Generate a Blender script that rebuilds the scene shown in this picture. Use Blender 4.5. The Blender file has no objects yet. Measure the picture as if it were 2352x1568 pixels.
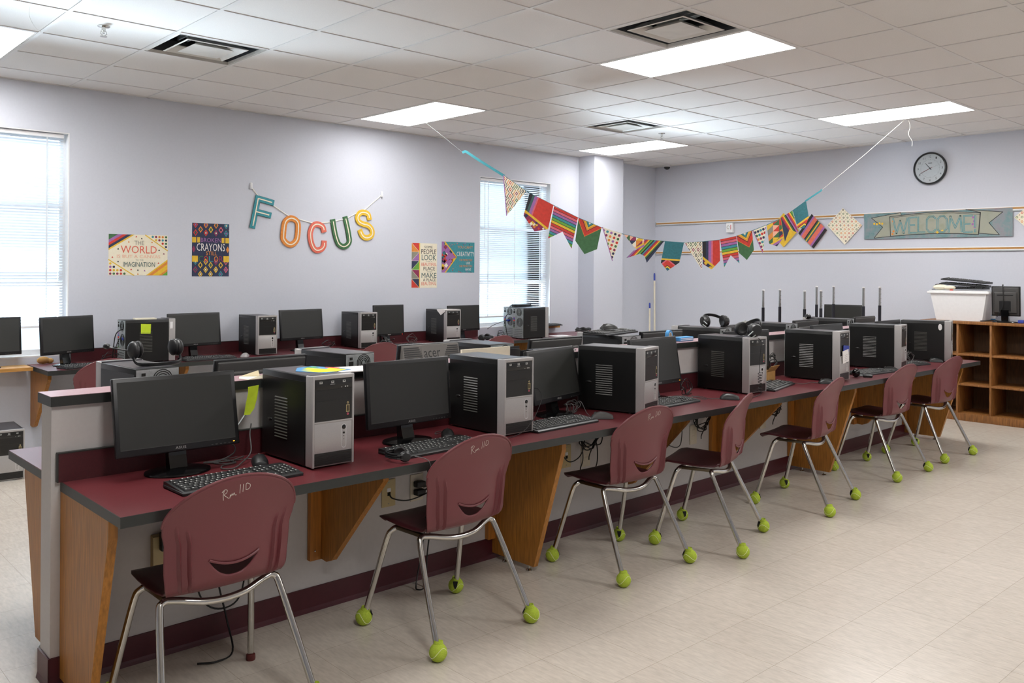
import bpy, bmesh, math, random
from mathutils import Vector, Matrix
random.seed(7)
sc = bpy.context.scene
COL = sc.collection
PI = math.pi

# ------------------------------------------------------------------ helpers
def lin(c):
    return c / 12.92 if c <= 0.04045 else ((c + 0.055) / 1.055) ** 2.4
def hexc(h):
    h = h.lstrip('#')
    return tuple(lin(int(h[i:i + 2], 16) / 255) for i in (0, 2, 4)) + (1,)

MATS = {}
def mat(name, col, rough=.5, metal=0., var=.08, scale=40., bump=0., spec=.5, stretch=None, emit=0., trans=0.):
    """procedural principled material: noise-driven colour, roughness and bump"""
    if name in MATS: return MATS[name]
    m = bpy.data.materials.new(name); m.use_nodes = True
    nt = m.node_tree; N = nt.nodes; L = nt.links
    b = N['Principled BSDF']
    c = hexc(col)
    tc = N.new('ShaderNodeTexCoord'); mp = N.new('ShaderNodeMapping')
    L.new(tc.outputs['Object'], mp.inputs['Vector'])
    if stretch: mp.inputs['Scale'].default_value = stretch
    nz = N.new('ShaderNodeTexNoise'); nz.inputs['Scale'].default_value = scale; nz.inputs['Detail'].default_value = 4
    L.new(mp.outputs['Vector'], nz.inputs['Vector'])
    cr = N.new('ShaderNodeValToRGB')
    cr.color_ramp.elements[0].position = .3; cr.color_ramp.elements[1].position = .7
    cr.color_ramp.elements[0].color = tuple(max(0, x * (1 - var)) for x in c[:3]) + (1,)
    cr.color_ramp.elements[1].color = tuple(min(1, x * (1 + var)) for x in c[:3]) + (1,)
    L.new(nz.outputs['Fac'], cr.inputs['Fac'])
    L.new(cr.outputs['Color'], b.inputs['Base Color'])
    b.inputs['Roughness'].default_value = rough
    b.inputs['Metallic'].default_value = metal
    b.inputs['Specular IOR Level'].default_value = spec
    if bump:
        bp = N.new('ShaderNodeBump'); bp.inputs['Strength'].default_value = bump; bp.inputs['Distance'].default_value = .002
        L.new(nz.outputs['Fac'], bp.inputs['Height']); L.new(bp.outputs['Normal'], b.inputs['Normal'])
    if emit:
        b.inputs['Emission Color'].default_value = c; b.inputs['Emission Strength'].default_value = emit
    if trans:
        tr = N.new('ShaderNodeBsdfTranslucent'); tr.inputs['Color'].default_value = c
        mx = N.new('ShaderNodeMixShader'); mx.inputs['Fac'].default_value = trans
        L.new(b.outputs['BSDF'], mx.inputs[1]); L.new(tr.outputs['BSDF'], mx.inputs[2])
        L.new(mx.outputs['Shader'], N['Material Output'].inputs['Surface'])
    MATS[name] = m
    return m

class MB:
    """collects boxes, tubes, prisms ... and links them as ONE mesh object"""
    def __init__(s): s.v = []; s.f = []; s.m = []; s.s = []
    def add(s, vs, fs, mi=0, sm=False, M=None):
        k = len(s.v)
        for v in vs:
            v = Vector(v)
            s.v.append(tuple(M @ v) if M else tuple(v))
        for f in fs:
            s.f.append([k + i for i in f]); s.m.append(mi); s.s.append(sm)
        return s
    def box(s, x0, x1, y0, y1, z0, z1, mi=0, bev=0., seg=2, M=None):
        if x0 > x1: x0, x1 = x1, x0
        if y0 > y1: y0, y1 = y1, y0
        if z0 > z1: z0, z1 = z1, z0
        V = [(x0,y0,z0),(x1,y0,z0),(x1,y1,z0),(x0,y1,z0),(x0,y0,z1),(x1,y0,z1),(x1,y1,z1),(x0,y1,z1)]
        Fc = [(0,3,2,1),(4,5,6,7),(0,1,5,4),(1,2,6,5),(2,3,7,6),(3,0,4,7)]
        if not bev: return s.add(V, Fc, mi, False, M)
        bm = bmesh.new()
        vs = [bm.verts.new(v) for v in V]
        for f in Fc: bm.faces.new([vs[i] for i in f])
        bmesh.ops.bevel(bm, geom=bm.edges[:], offset=bev, segments=seg, profile=.5, affect='EDGES')
        bm.verts.index_update()
        s.add([v.co.copy() for v in bm.verts], [[v.index for v in f.verts] for f in bm.faces], mi, True, M)
        bm.free(); return s
    def prism(s, poly, axis, a, b, mi=0, M=None):
        """2-D polygon extruded along an axis ('x': poly=(y,z), 'y': (x,z), 'z': (x,y))"""
        def P(p, t):
            return {'x': (t, p[0], p[1]), 'y': (p[0], t, p[1]), 'z': (p[0], p[1], t)}[axis]
        n = len(poly)
        V = [P(p, a) for p in poly] + [P(p, b) for p in poly]
        Fc = [list(range(n))[::-1], list(range(n, 2 * n))] + [[i, (i + 1) % n, n + (i + 1) % n, n + i] for i in range(n)]
        k0 = len(s.f); s.add(V, Fc, mi, False, M)
        ar = sum(poly[i][0] * poly[(i + 1) % n][1] - poly[(i + 1) % n][0] * poly[i][1] for i in range(n))
        flip = (ar < 0) != (axis == 'y') 
        if (b < a): flip = not flip
        if flip:
            for i in range(k0, len(s.f)): s.f[i] = s.f[i][::-1]
        return s
    def tube(s, path, r, n=8, mi=0, closed=False, M=None):
        P = [Vector(p) for p in path]; m = len(P)
        rr = r if isinstance(r, (list, tuple)) else [r] * m
        T = []
        for i in range(m):
            a = P[(i - 1) % m] if (closed or i > 0) else P[i]
            b = P[(i + 1) % m] if (closed or i < m - 1) else P[i]
            T.append((b - a).normalized())
        u = T[0].orthogonal().normalized(); rings = []
        for i in range(m):
            u = (u - T[i] * u.dot(T[i]))
            u = u.normalized() if u.length > 1e-6 else T[i].orthogonal().normalized()
            w = T[i].cross(u)
            rings.append([P[i] + (u * math.cos(2 * PI * j / n) + w * math.sin(2 * PI * j / n)) * rr[i] for j in range(n)])
        V = [v for q in rings for v in q]; Fc = []
        for i in range(m if closed else m - 1):
            i2 = (i + 1) % m
            for j in range(n):
                Fc.append([i * n + j, i * n + (j + 1) % n, i2 * n + (j + 1) % n, i2 * n + j])
        if not closed: Fc += [list(range(n))[::-1], [(m - 1) * n + j for j in range(n)]]
        return s.add(V, Fc, mi, True, M)
    def lathe(s, prof, n=24, mi=0, M=None, sx=1., sy=1.):
        """profile of (r, z) turned about z, ends capped"""
        V = []; Fc = []; m = len(prof)
        for r, z in prof:
            for j in range(n): V.append((r * sx * math.cos(2 * PI * j / n), r * sy * math.sin(2 * PI * j / n), z))
        for i in range(m - 1):
            for j in range(n): Fc.append([i * n + j, i * n + (j + 1) % n, (i + 1) * n + (j + 1) % n, (i + 1) * n + j])
        Fc += [list(range(n))[::-1], [(m - 1) * n + j for j in range(n)]]
        return s.add(V, Fc, mi, True, M)
    def ball(s, c, r, mi=0, n=16, k=10, M=None):
        if not isinstance(r, (tuple, list)): r = (r, r, r)
        V = [(c[0], c[1], c[2] - r[2])]; Fc = []
        for i in range(1, k):
            t = -PI / 2 + PI * i / k
            for j in range(n):
                V.append((c[0] + r[0] * math.cos(t) * math.cos(2 * PI * j / n), c[1] + r[1] * math.cos(t) * math.sin(2 * PI * j / n), c[2] + r[2] * math.sin(t)))
        V.append((c[0], c[1], c[2] + r[2])); e = len(V) - 1
        for j in range(n):
            j2 = (j + 1) % n
            Fc.append([0, 1 + j2, 1 + j])
            for i in range(k - 2): Fc.append([1 + i * n + j, 1 + i * n + j2, 1 + (i + 1) * n + j2, 1 + (i + 1) * n + j])
            Fc.append([1 + (k - 2) * n + j, 1 + (k - 2) * n + j2, e])
        return s.add(V, Fc, mi, True, M)
    def build(s, name, mats, parent=None, loc=(0, 0, 0), rz=0., solid=0.):
        me = bpy.data.meshes.new(name)
        me.from_pydata(s.v, [], s.f)
        if not isinstance(mats, (list, tuple)): mats = [mats]
        for m in mats: me.materials.append(m)
        me.polygons.foreach_set('material_index', s.m)
        me.polygons.foreach_set('use_smooth', s.s)
        me.update()
        if any(s.s): me.set_sharp_from_angle(angle=.7)
        o = bpy.data.objects.new(name, me); COL.objects.link(o)
        o.location = loc; o.rotation_euler = (0, 0, rz)
        if parent: o.parent = parent
        if solid:
            md = o.modifiers.new('thickness', 'SOLIDIFY'); md.thickness = solid; md.offset = 0
        return o

def tag(o, label, cat, group=None, kind=None):
    o['label'] = label; o['category'] = cat
    if group: o['group'] = group
    if kind: o['kind'] = kind
    return o
def thing(name, label, cat, loc=(0, 0, 0), rz=0., group=None):
    o = bpy.data.objects.new(name, None); COL.objects.link(o)
    o.empty_display_size = .05
    o.location = loc; o.rotation_euler = (0, 0, rz)
    return tag(o, label, cat, group)
def struct(o): o['kind'] = 'structure'; return o
def copy_tree(o, parent=None):
    c = o.copy(); COL.objects.link(c)
    if parent: c.parent = parent
    for ch in list(o.children): copy_tree(ch, c)
    return c
def dup(o, label, loc, rz=0., group=None):
    c = copy_tree(o); c.location = loc; c.rotation_euler = (0, 0, rz); c['label'] = label
    if group: c['group'] = group
    return c
def smooth(pts, k=6, closed=False):
    """Catmull-Rom through the points"""
    P = [Vector(p) for p in pts]; n = len(P); out = []
    for i in range(n if closed else n - 1):
        p1, p2 = P[i], P[(i + 1) % n]
        p0 = P[(i - 1) % n] if (closed or i > 0) else p1 * 2 - p2
        p3 = P[(i + 2) % n] if (closed or i < n - 2) else p2 * 2 - p1
        for j in range(k):
            t = j / k
            out.append(.5 * ((2 * p1) + (p2 - p0) * t + (2 * p0 - 5 * p1 + 4 * p2 - p3) * t * t + (3 * p1 - p0 - 3 * p2 + p3) * t ** 3))
    if not closed: out.append(P[-1])
    return out
def lerp(xs, ys, x):
    if x <= xs[0]: return ys[0]
    for i in range(len(xs) - 1):
        if x <= xs[i + 1]: return ys[i] + (ys[i + 1] - ys[i]) * (x - xs[i]) / (xs[i + 1] - xs[i])
    return ys[-1]
def rot2(x, y, a): return (x * math.cos(a) - y * math.sin(a), x * math.sin(a) + y * math.cos(a))

# flat printed things: layered polygons in a local x-z plane, facing -y
_txt = {}
def text_geo(t):
    if t in _txt: return _txt[t]
    cu = bpy.data.curves.new('lettering', 'FONT'); cu.body = t; cu.resolution_u = 2
    ob = bpy.data.objects.new('lettering', cu); COL.objects.link(ob)
    dg = bpy.context.evaluated_depsgraph_get()
    me = bpy.data.meshes.new_from_object(ob.evaluated_get(dg))
    V = [tuple(v.co) for v in me.vertices]; Fc = [list(p.vertices) for p in me.polygons]
    bpy.data.objects.remove(ob); bpy.data.meshes.remove(me); bpy.data.curves.remove(cu)
    xs = [v[0] for v in V]; ys = [v[1] for v in V]
    x0, x1, y0, y1 = min(xs), max(xs), min(ys), max(ys)
    _txt[t] = ([((v[0] - x0) / (x1 - x0), (v[1] - y0) / (y1 - y0)) for v in V], Fc)
    return _txt[t]
def clip(poly, a, b, c):
    """keep a*x + b*y <= c"""
    out = []; n = len(poly)
    for i in range(n):
        p, q = poly[i], poly[(i + 1) % n]
        dp, dq = a * p[0] + b * p[1] - c, a * q[0] + b * q[1] - c
        if dp <= 0: out.append(p)
        if (dp < 0 < dq) or (dq < 0 < dp):
            t = dp / (dp - dq); out.append((p[0] + (q[0] - p[0]) * t, p[1] + (q[1] - p[1]) * t))
    return out
def area(P): return sum(P[i][0] * P[(i + 1) % len(P)][1] - P[(i + 1) % len(P)][0] * P[i][1] for i in range(len(P))) / 2
def clipc(poly, conv):
    if area(conv) < 0: conv = conv[::-1]
    for i in range(len(conv)):
        p, q = conv[i], conv[(i + 1) % len(conv)]
        a, b = (q[1] - p[1]), -(q[0] - p[0])
        poly = clip(poly, a, b, a * p[0] + b * p[1])
        if len(poly) < 3: return []
    return poly
class Card:
    def __init__(s, outline, mi=0, thick=.0012):
        s.o = [tuple(p) for p in outline]; s.mb = MB(); s.k = 0; s.t = thick
        s.mb.prism(s.o, 'y', 0, thick, mi)
    def poly(s, p, mi, lay=1, cl=True, sub=None):
        if cl: p = clipc(p, sub or s.o)
        if len(p) < 3 or abs(area(p)) < 1e-8: return
        if area(p) < 0: p = p[::-1]
        s.mb.add([(x, -.0004 * lay, z) for x, z in p], [list(range(len(p)))], mi)
    def stripes(s, ang, stops, lay=1, base=None):
        """stops [(offset, material)] measured along the direction ang"""
        dx, dz = math.cos(ang), math.sin(ang)
        for i, (d, mi) in enumerate(stops[:-1]):
            if mi is None: continue
            p = clip(clip(base or s.o, -dx, -dz, -d), dx, dz, stops[i + 1][0])
            s.poly(p, mi, lay, False)
    def dot(s, x, z, r, mi, lay=2, n=10, rz=None): s.poly([(x + r * math.cos(2 * PI * i / n), z + (rz or r) * math.sin(2 * PI * i / n)) for i in range(n)], mi, lay)
    def dia(s, x, z, a, b, mi, lay=2): s.poly([(x + a, z), (x, z + b), (x - a, z), (x, z - b)], mi, lay)
    def text(s, t, x0, x1, z0, z1, mi, lay=4, skew=0.):
        V, Fc = text_geo(t)
        s.mb.add([(x0 + v[0] * (x1 - x0), -.0004 * lay, z0 + v[1] * (z1 - z0) + skew * v[0]) for v in V], Fc, mi)
    def line(s, pts, w, mi, lay=4):
        for i in range(len(pts) - 1):
            (x0, z0), (x1, z1) = pts[i], pts[i + 1]; l = math.hypot(x1 - x0, z1 - z0)
            if l < 1e-6: continue
            nx, nz = -(z1 - z0) / l * w / 2, (x1 - x0) / l * w / 2; ex, ez = (x1 - x0) / l * w * .3, (z1 - z0) / l * w * .3
            s.poly([(x0 - ex + nx, z0 - ez + nz), (x1 + ex + nx, z1 + ez + nz), (x1 + ex - nx, z1 + ez - nz), (x0 - ex - nx, z0 - ez - nz)], mi, lay, False)
def ribbon2(pts, w, closed=False):
    """flat band of width w along a 2-D polyline -> list of quads"""
    P = [Vector((p[0], p[1], 0)) for p in pts]; n = len(P); L_ = []; R_ = []
    for i in range(n):
        a = P[(i - 1) % n] if (closed or i) else P[i]
        b = P[(i + 1) % n] if (closed or i < n - 1) else P[i]
        t = (b - a).normalized(); nn = Vector((-t.y, t.x, 0)) * w / 2
        L_.append(P[i] + nn); R_.append(P[i] - nn)
    return [(L_[i], R_[i], R_[(i + 1) % n], L_[(i + 1) % n]) for i in range(n if closed else n - 1)]

# ------------------------------------------------------------------ materials
M_wall = mat('wall_paint', '#cdd0da', .85, var=.015, scale=60, bump=.05)
M_part = mat('partition_paint', '#cfcbc9', .8, var=.02, scale=60, bump=.05)
M_maroon = mat('maroon_laminate', '#5e2429', .32, var=.14, scale=260)
M_splash_shaded = mat('maroon_backsplash_shaded', '#4a1b20', .4, var=.14, scale=260)  # maroon laminate again, with its shadow put into the darker colour
M_cap = mat('cap_laminate', '#a8868c', .3, var=.1, scale=260)
M_edge = mat('charcoal_edge_band', '#272a28', .45)
M_base = mat('maroon_rubber_base', '#4d1a24', .4)
M_oak = mat('oak_veneer', '#a96f2c', .45, var=.28, scale=9, stretch=(14, 14, 1), bump=.1)
M_oakl = mat('oak_edge', '#b8752e', .45, var=.2, scale=9, stretch=(14, 14, 1))
M_chair = mat('maroon_plastic', '#6d3439', .42, var=.04, scale=500, bump=.08)
M_seat = mat('seat_plastic', '#4c2026', .42, var=.05, scale=500, bump=.08)
M_chrome = mat('chrome', '#c9c7c2', .16, 1., var=.05)
M_rail = mat('dark_metal_rail', '#6a604f', .35, 1.)
M_ball = mat('tennis_felt', '#adc33c', .95, var=.16, scale=300, bump=.8)
M_seam = mat('ball_seam', '#e8efb8', .9)
M_dark = mat('dark_slit', '#151512', .9)
M_glide = mat('brown_glide', '#5a1f1d', .5)
M_white = mat('white_plastic', '#e9e9ea', .5, var=.02)
M_ink = mat('white_chalk_ink', '#d9cfc6', .8)
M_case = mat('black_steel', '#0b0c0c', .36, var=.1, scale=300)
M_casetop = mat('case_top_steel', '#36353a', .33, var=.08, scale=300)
M_louv = mat('vent_lip_highlight', '#3b3a35', .4)  # lighter than the black case: ceiling-light highlight put into the louver colour
M_silver = mat('silver_plastic', '#aeabaa', .36, .3, var=.03, scale=200)
M_bay = mat('bay_black', '#1b1b1a', .3, var=.06)
M_galv = mat('galvanised_steel', '#aeb6b6', .4, .6, var=.12, scale=60)
M_bezel = mat('monitor_plastic', '#111214', .38, var=.05)
M_acer = mat('grey_monitor_cover', '#6f6b67', .5, var=.05, scale=300)
M_back = mat('monitor_back_plastic', '#3d3c3b', .5, var=.05, scale=300)
M_screen = mat('screen_panel', '#2a2b29', .34, var=.01, spec=.45)
M_gloss = mat('gloss_black', '#0c0c0d', .12)
M_kb = mat('keyboard_black', '#1a1b1c', .4)
M_key = mat('key_black', '#232425', .5)
M_leg = mat('key_legend', '#b9bab6', .6)
M_cord = mat('grey_cord', '#4a4848', .5)
M_blackcord = mat('black_cord', '#0f0f10', .5)
M_ivory = mat('ivory_plate', '#c5b383', .45, var=.03)
M_tin = mat('white_outlet', '#d6cdb9', .45, var=.03)
M_note = mat('lime_note', '#c6e02c', .8, var=.04)
M_yell = mat('yellow_paper', '#f2e01e', .8, var=.05)
M_cream = mat('cream_paper', '#efe7cf', .8, var=.03)
M_paper = mat('white_paper', '#eae6e4', .8, var=.02)
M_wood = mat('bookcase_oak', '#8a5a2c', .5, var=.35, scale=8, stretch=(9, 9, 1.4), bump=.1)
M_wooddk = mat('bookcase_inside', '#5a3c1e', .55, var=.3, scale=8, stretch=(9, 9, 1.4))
M_tan = mat('sill_wood', '#b9843f', .45, var=.2, scale=8, stretch=(1, 14, 14))
M_blue = mat('blue_plastic', '#2b3f9e', .4)
M_sky = mat('sky_blue_plastic', '#3f8fc8', .4)
M_brown = mat('brown_cardboard', '#b0854a', .8)
M_red = mat('print_red', '#cf3c30', .75, var=.1)
M_orange = mat('print_orange', '#e08a3a', .75, var=.1)
M_gold = mat('print_gold', '#e6bb35', .75, var=.08)
M_green = mat('print_green', '#3f6b43', .75, var=.12)
M_lime = mat('print_lime', '#69a83f', .75, var=.1)
M_teal = mat('print_teal', '#2f6f78', .75, var=.15, scale=60)
M_aqua = mat('print_aqua', '#3c8f9a', .75, var=.12, scale=60)
M_navy = mat('print_navy', '#2b3450', .75, var=.15)
M_purple = mat('print_purple', '#a06aa8', .75, var=.1)
M_pink = mat('print_pink', '#d9667a', .75, var=.1)
M_mag = mat('print_magenta', '#8e2f54', .75, var=.1)
M_black = mat('print_black', '#26262a', .75)
M_grey = mat('print_grey', '#8e8c7c', .75)
M_peach = mat('print_peach', '#f2b79b', .75)
M_salm = mat('print_salmon', '#e2705c', .75)
M_dteal = mat('print_dark_teal', '#3f5f5c', .75)
M_pale = mat('pale_pink_string', '#efece2', .8)
PR = [M_cream, M_red, M_orange, M_gold, M_green, M_lime, M_teal, M_aqua, M_navy, M_purple, M_pink, M_mag, M_black, M_grey, M_peach, M_salm, M_dteal, M_paper]
CRM, RED, ORA, GLD, GRN, LIM, TEA, AQU, NAV, PUR, PNK, MAG, BLK, GRY, PEA, SAL, DTE, WHT = range(18)

# floor, ceiling tile, banner, glass and light materials
def mat_floor():
    m = mat('vinyl_tile', '#cbc2b6', .26, var=.05, scale=7, stretch=(6, 1, 1)); nt = m.node_tree; N = nt.nodes; L = nt.links
    b = N['Principled BSDF']; tc = N['Texture Coordinate']
    mp = N.new('ShaderNodeMapping'); mp.inputs['Location'].default_value = (-2.278, -2.301, 0)
    L.new(tc.outputs['Object'], mp.inputs['Vector'])
    br = N.new('ShaderNodeTexBrick'); br.offset = 0; br.squash = 1
    br.inputs['Scale'].default_value = 1; br.inputs['Brick Width'].default_value = .3035; br.inputs['Row Height'].default_value = .3035
    br.inputs['Mortar Size'].default_value = .0011; br.inputs['Mortar Smooth'].default_value = .3
    br.inputs['Color1'].default_value = (1, 1, 1, 1); br.inputs['Color2'].default_value = (.955, .95, .945, 1); br.inputs['Mortar'].default_value = (.66, .62, .58, 1)
    L.new(mp.outputs['Vector'], br.inputs['Vector'])
    sp = N.new('ShaderNodeTexNoise'); sp.inputs['Scale'].default_value = 90; sp.inputs['Detail'].default_value = 3
    mp2 = N.new('ShaderNodeMapping'); mp2.inputs['Scale'].default_value = (1, .25, 1); L.new(tc.outputs['Object'], mp2.inputs['Vector']); L.new(mp2.outputs['Vector'], sp.inputs['Vector'])
    sr = N.new('ShaderNodeValToRGB'); sr.color_ramp.elements[0].color = (.92, .915, .91, 1); sr.color_ramp.elements[1].color = (1.04, 1.04, 1.04, 1)
    sr.color_ramp.elements[0].position = .35; sr.color_ramp.elements[1].position = .65
    L.new(sp.outputs['Fac'], sr.inputs['Fac'])
    m1 = N.new('ShaderNodeMixRGB'); m1.blend_type = 'MULTIPLY'; m1.inputs['Fac'].default_value = 1
    m2 = N.new('ShaderNodeMixRGB'); m2.blend_type = 'MULTIPLY'; m2.inputs['Fac'].default_value = 1
    L.new(N['Color Ramp'].outputs['Color'], m1.inputs[1]); L.new(br.outputs['Color'], m1.inputs[2])
    L.new(m1.outputs['Color'], m2.inputs[1]); L.new(sr.outputs['Color'], m2.inputs[2])
    L.new(m2.outputs['Color'], b.inputs['Base Color'])
    return m
M_floor = mat_floor()
M_tile = mat('ceiling_tile', '#e4e1de', .9, var=.05, scale=220, bump=.25)
M_grid = mat('ceiling_grid_paint', '#e0dedc', .5, var=.01)
M_panel = mat('light_diffuser', '#fcfaf8', .5, var=0, emit=18.5)
M_panel2 = mat('light_diffuser_dimmer', '#fcfbfa', .5, var=0, emit=11.0)
M_diff = mat('diffuser_paint', '#d8d6d0', .45, var=.06, scale=12)
M_duct = mat('duct_dark', '#3d4044', .5, .3)
M_blind = mat('blind_slat', '#eef3f8', .5, var=.01, trans=.35)
M_cordw = mat('blind_cord', '#f4f6f8', .6, trans=.5)
def mat_glass():
    m = bpy.data.materials.new('window_glass'); m.use_nodes = True; nt = m.node_tree; N = nt.nodes; L = nt.links
    N.remove(N['Principled BSDF'])
    tr = N.new('ShaderNodeBsdfTransparent'); gl = N.new('ShaderNodeBsdfGlossy'); gl.inputs['Roughness'].default_value = .02
    fr = N.new('ShaderNodeFresnel'); fr.inputs['IOR'].default_value = 1.45
    nz = N.new('ShaderNodeTexNoise'); nz.inputs['Scale'].default_value = 3
    rp = N.new('ShaderNodeValToRGB'); rp.color_ramp.elements[0].color = (.93, .97, 1, 1); rp.color_ramp.elements[1].color = (.97, .99, 1, 1)
    L.new(nz.outputs['Fac'], rp.inputs['Fac']); L.new(rp.outputs['Color'], tr.inputs['Color'])
    mx = N.new('ShaderNodeMixShader'); L.new(fr.outputs['Fac'], mx.inputs['Fac']); L.new(tr.outputs['BSDF'], mx.inputs[1]); L.new(gl.outputs['BSDF'], mx.inputs[2])
    L.new(mx.outputs['Shader'], N['Material Output'].inputs['Surface'])
    return m
M_glass = mat_glass()
def mat_banner():
    m = mat('banner_print', '#6f8482', .75, var=.2, scale=40); nt = m.node_tree; N = nt.nodes; L = nt.links
    nz = N.new('ShaderNodeTexNoise'); nz.inputs['Scale'].default_value = 6; nz.inputs['Detail'].default_value = 8; nz.inputs['Roughness'].default_value = .75
    L.new(N['Texture Coordinate'].outputs['Object'], nz.inputs['Vector'])
    cr = N.new('ShaderNodeValToRGB'); cr.color_ramp.elements.new(.45); cr.color_ramp.elements.new(.58)
    for e, c in zip(cr.color_ramp.elements, ('#4d6a70', '#6f8f92', '#8b8f94', '#8d7488')): e.color = hexc(c)
    cr.color_ramp.elements[0].position = .3; cr.color_ramp.elements[3].position = .72
    L.new(nz.outputs['Fac'], cr.inputs['Fac']); L.new(cr.outputs['Color'], N['Principled BSDF'].inputs['Base Color'])
    return m
M_banner = mat_banner()
def mat_ribbon():
    m = mat('ribbon_print', '#9a9c84', .75); nt = m.node_tree; N = nt.nodes; L = nt.links
    nz = N.new('ShaderNodeTexNoise'); nz.inputs['Scale'].default_value = 9; nz.inputs['Detail'].default_value = 6
    L.new(N['Texture Coordinate'].outputs['Object'], nz.inputs['Vector'])
    cr = N.new('ShaderNodeValToRGB'); cr.color_ramp.elements.new(.5)
    for e, c in zip(cr.color_ramp.elements, ('#7f8a5e', '#9d9f92', '#a7a58c')): e.color = hexc(c)
    L.new(nz.outputs['Fac'], cr.inputs['Fac']); L.new(cr.outputs['Color'], N['Principled BSDF'].inputs['Base Color'])
    return m
M_rib = mat_ribbon()
# ------------------------------------------------------------------ room shell
HC = 1.45                                   # camera height
CE = HC + 2.37207697 * .6096                # ceiling height
TX = lambda u: (u + 7.38) * .6096
TY = lambda v: (v + 4.653) * .6096
X0, X1, Y0, Y1 = -3.6, 9.55, -3.0, 7.48

o = MB().box(X0 - .2, X1 + .2, Y0 - .2, Y1 + .2, -.1, 0).build('floor', M_floor); struct(o)
# wall with the windows, built round its openings
WZ0, WZ1 = .80, 2.525
W1 = (6.365, 7.505, .80); W2 = (.925, 2.065, .755)
b = MB(); xs = [X0 - .15, W2[0], W2[1], W1[0], W1[1], X1 + .15]
for i in range(5):
    if i in (1, 3):
        zb = W2[2] if i == 1 else W1[2]
        b.box(xs[i], xs[i + 1], Y1, Y1 + .16, 0, zb); b.box(xs[i], xs[i + 1], Y1, Y1 + .16, WZ1, CE + .25)
    else: b.box(xs[i], xs[i + 1], Y1, Y1 + .16, 0, CE + .25)
struct(b.build('wall_back', M_wall))
struct(MB().box(X1, X1 + .15, Y0 - .15, Y1, 0, CE + .25).build('wall_right', M_wall))
struct(MB().box(X0 - .15, X0, Y0 - .15, Y1, 0, CE + .25).build('wall_left', M_wall))
struct(MB().box(X0, X1, Y0 - .15, Y0, 0, CE + .25).build('wall_front', M_wall))
struct(MB().box(8.0, 8.55, 7.215, Y1 - .001, 0, CE).build('wall_column', M_wall))
struct(MB().box(X1 - .012, X1 - .0005, Y0 + .1, Y1 - .02, 0, .105).build('baseboard_right', M_base))

# ceiling: tiles, grid, openings for the air diffusers
LIGHTS = [(0, 0), (5, 0), (0, 5), (5, 5), (-6, 5)]
DIFFS = [(-1, 0), (3, 4), (-4, 4)]
b = MB(); us = [X0] + [TX(u) for u in range(-13, 9)] + [X1]; vs = [Y0] + [TY(v) for v in range(-9, 8)] + [Y1]
us = sorted(x for x in us if X0 <= x <= X1); vs = sorted(y for y in vs if Y0 <= y <= Y1)
dset = {(round(TX(u), 3), round(TY(v), 3)) for u, v in DIFFS}
for i in range(len(us) - 1):
    for j in range(len(vs) - 1):
        if (round(us[i], 3), round(vs[j], 3)) in dset: continue
        b.add([(us[i], vs[j], CE), (us[i + 1], vs[j], CE), (us[i + 1], vs[j + 1], CE), (us[i], vs[j + 1], CE)], [(0, 3, 2, 1)])
b.add([(X0 - .1, Y0 - .1, CE + .24), (X1 + .1, Y0 - .1, CE + .24), (X1 + .1, Y1 + .1, CE + .24), (X0 - .1, Y1 + .1, CE + .24)], [(0, 3, 2, 1)])
struct(b.build('ceiling', M_tile))
skip = {(round(TX(u), 3), round(TY(v + 1), 3)) for u, v in LIGHTS}
b = MB(); hw = .0115
for x in us[1:-1]: b.box(x - hw, x + hw, Y0, Y1, CE - .005, CE + .03)
for y in vs[1:-1]:
    for i in range(len(us) - 1):
        if (round(us[i], 3), round(y, 3)) in skip: continue
        b.box(us[i] + (hw if i else 0), us[i + 1] - (hw if i < len(us) - 2 else 0), y - hw, y + hw, CE - .005, CE + .03)
b.box(X0, X1, Y1 - .022, Y1 - .0005, CE - .005, CE + .02); b.box(X1 - .022, X1 - .0005, Y0, Y1, CE - .005, CE + .02)
struct(b.build('trim_1', M_grid))

LN = ['big ceiling light panel next to the large air diffuser, nearest the camera', 'ceiling light panel at right, above the clock wall, with a string tied beside it',
      'ceiling light panel above the letter garland wall', 'ceiling light panel in front of the wall column, far end', 'ceiling light panel cut off at the top left corner, over the left window']
for (u, v), l in zip(LIGHTS, LN):
    t = thing('ceiling_light', l, 'ceiling light', (TX(u + .5), TY(v + 1), CE), 0, 'recessed ceiling light panels')
    b = MB(); w, d = .3048 - .0125, .6096 - .0125
    for a in ((-w, -w + .012, -d, d), (w - .012, w, -d, d), (-w + .012, w - .012, -d, -d + .012), (-w + .012, w - .012, d - .012, d)): b.box(*a, -.004, -.0005)
    b.build('frame', M_grid, t)
    MB().box(-w + .012, w - .012, -d + .012, d - .012, -.003, -.0005).build('diffuser_panel', M_panel2 if (u, v) in ((0, 5), (5, 5)) else M_panel, t)
DN = ['large square air diffuser beside the big ceiling light', 'far square air diffuser before the far light panel', 'square air diffuser at the left, over the poster wall']
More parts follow.
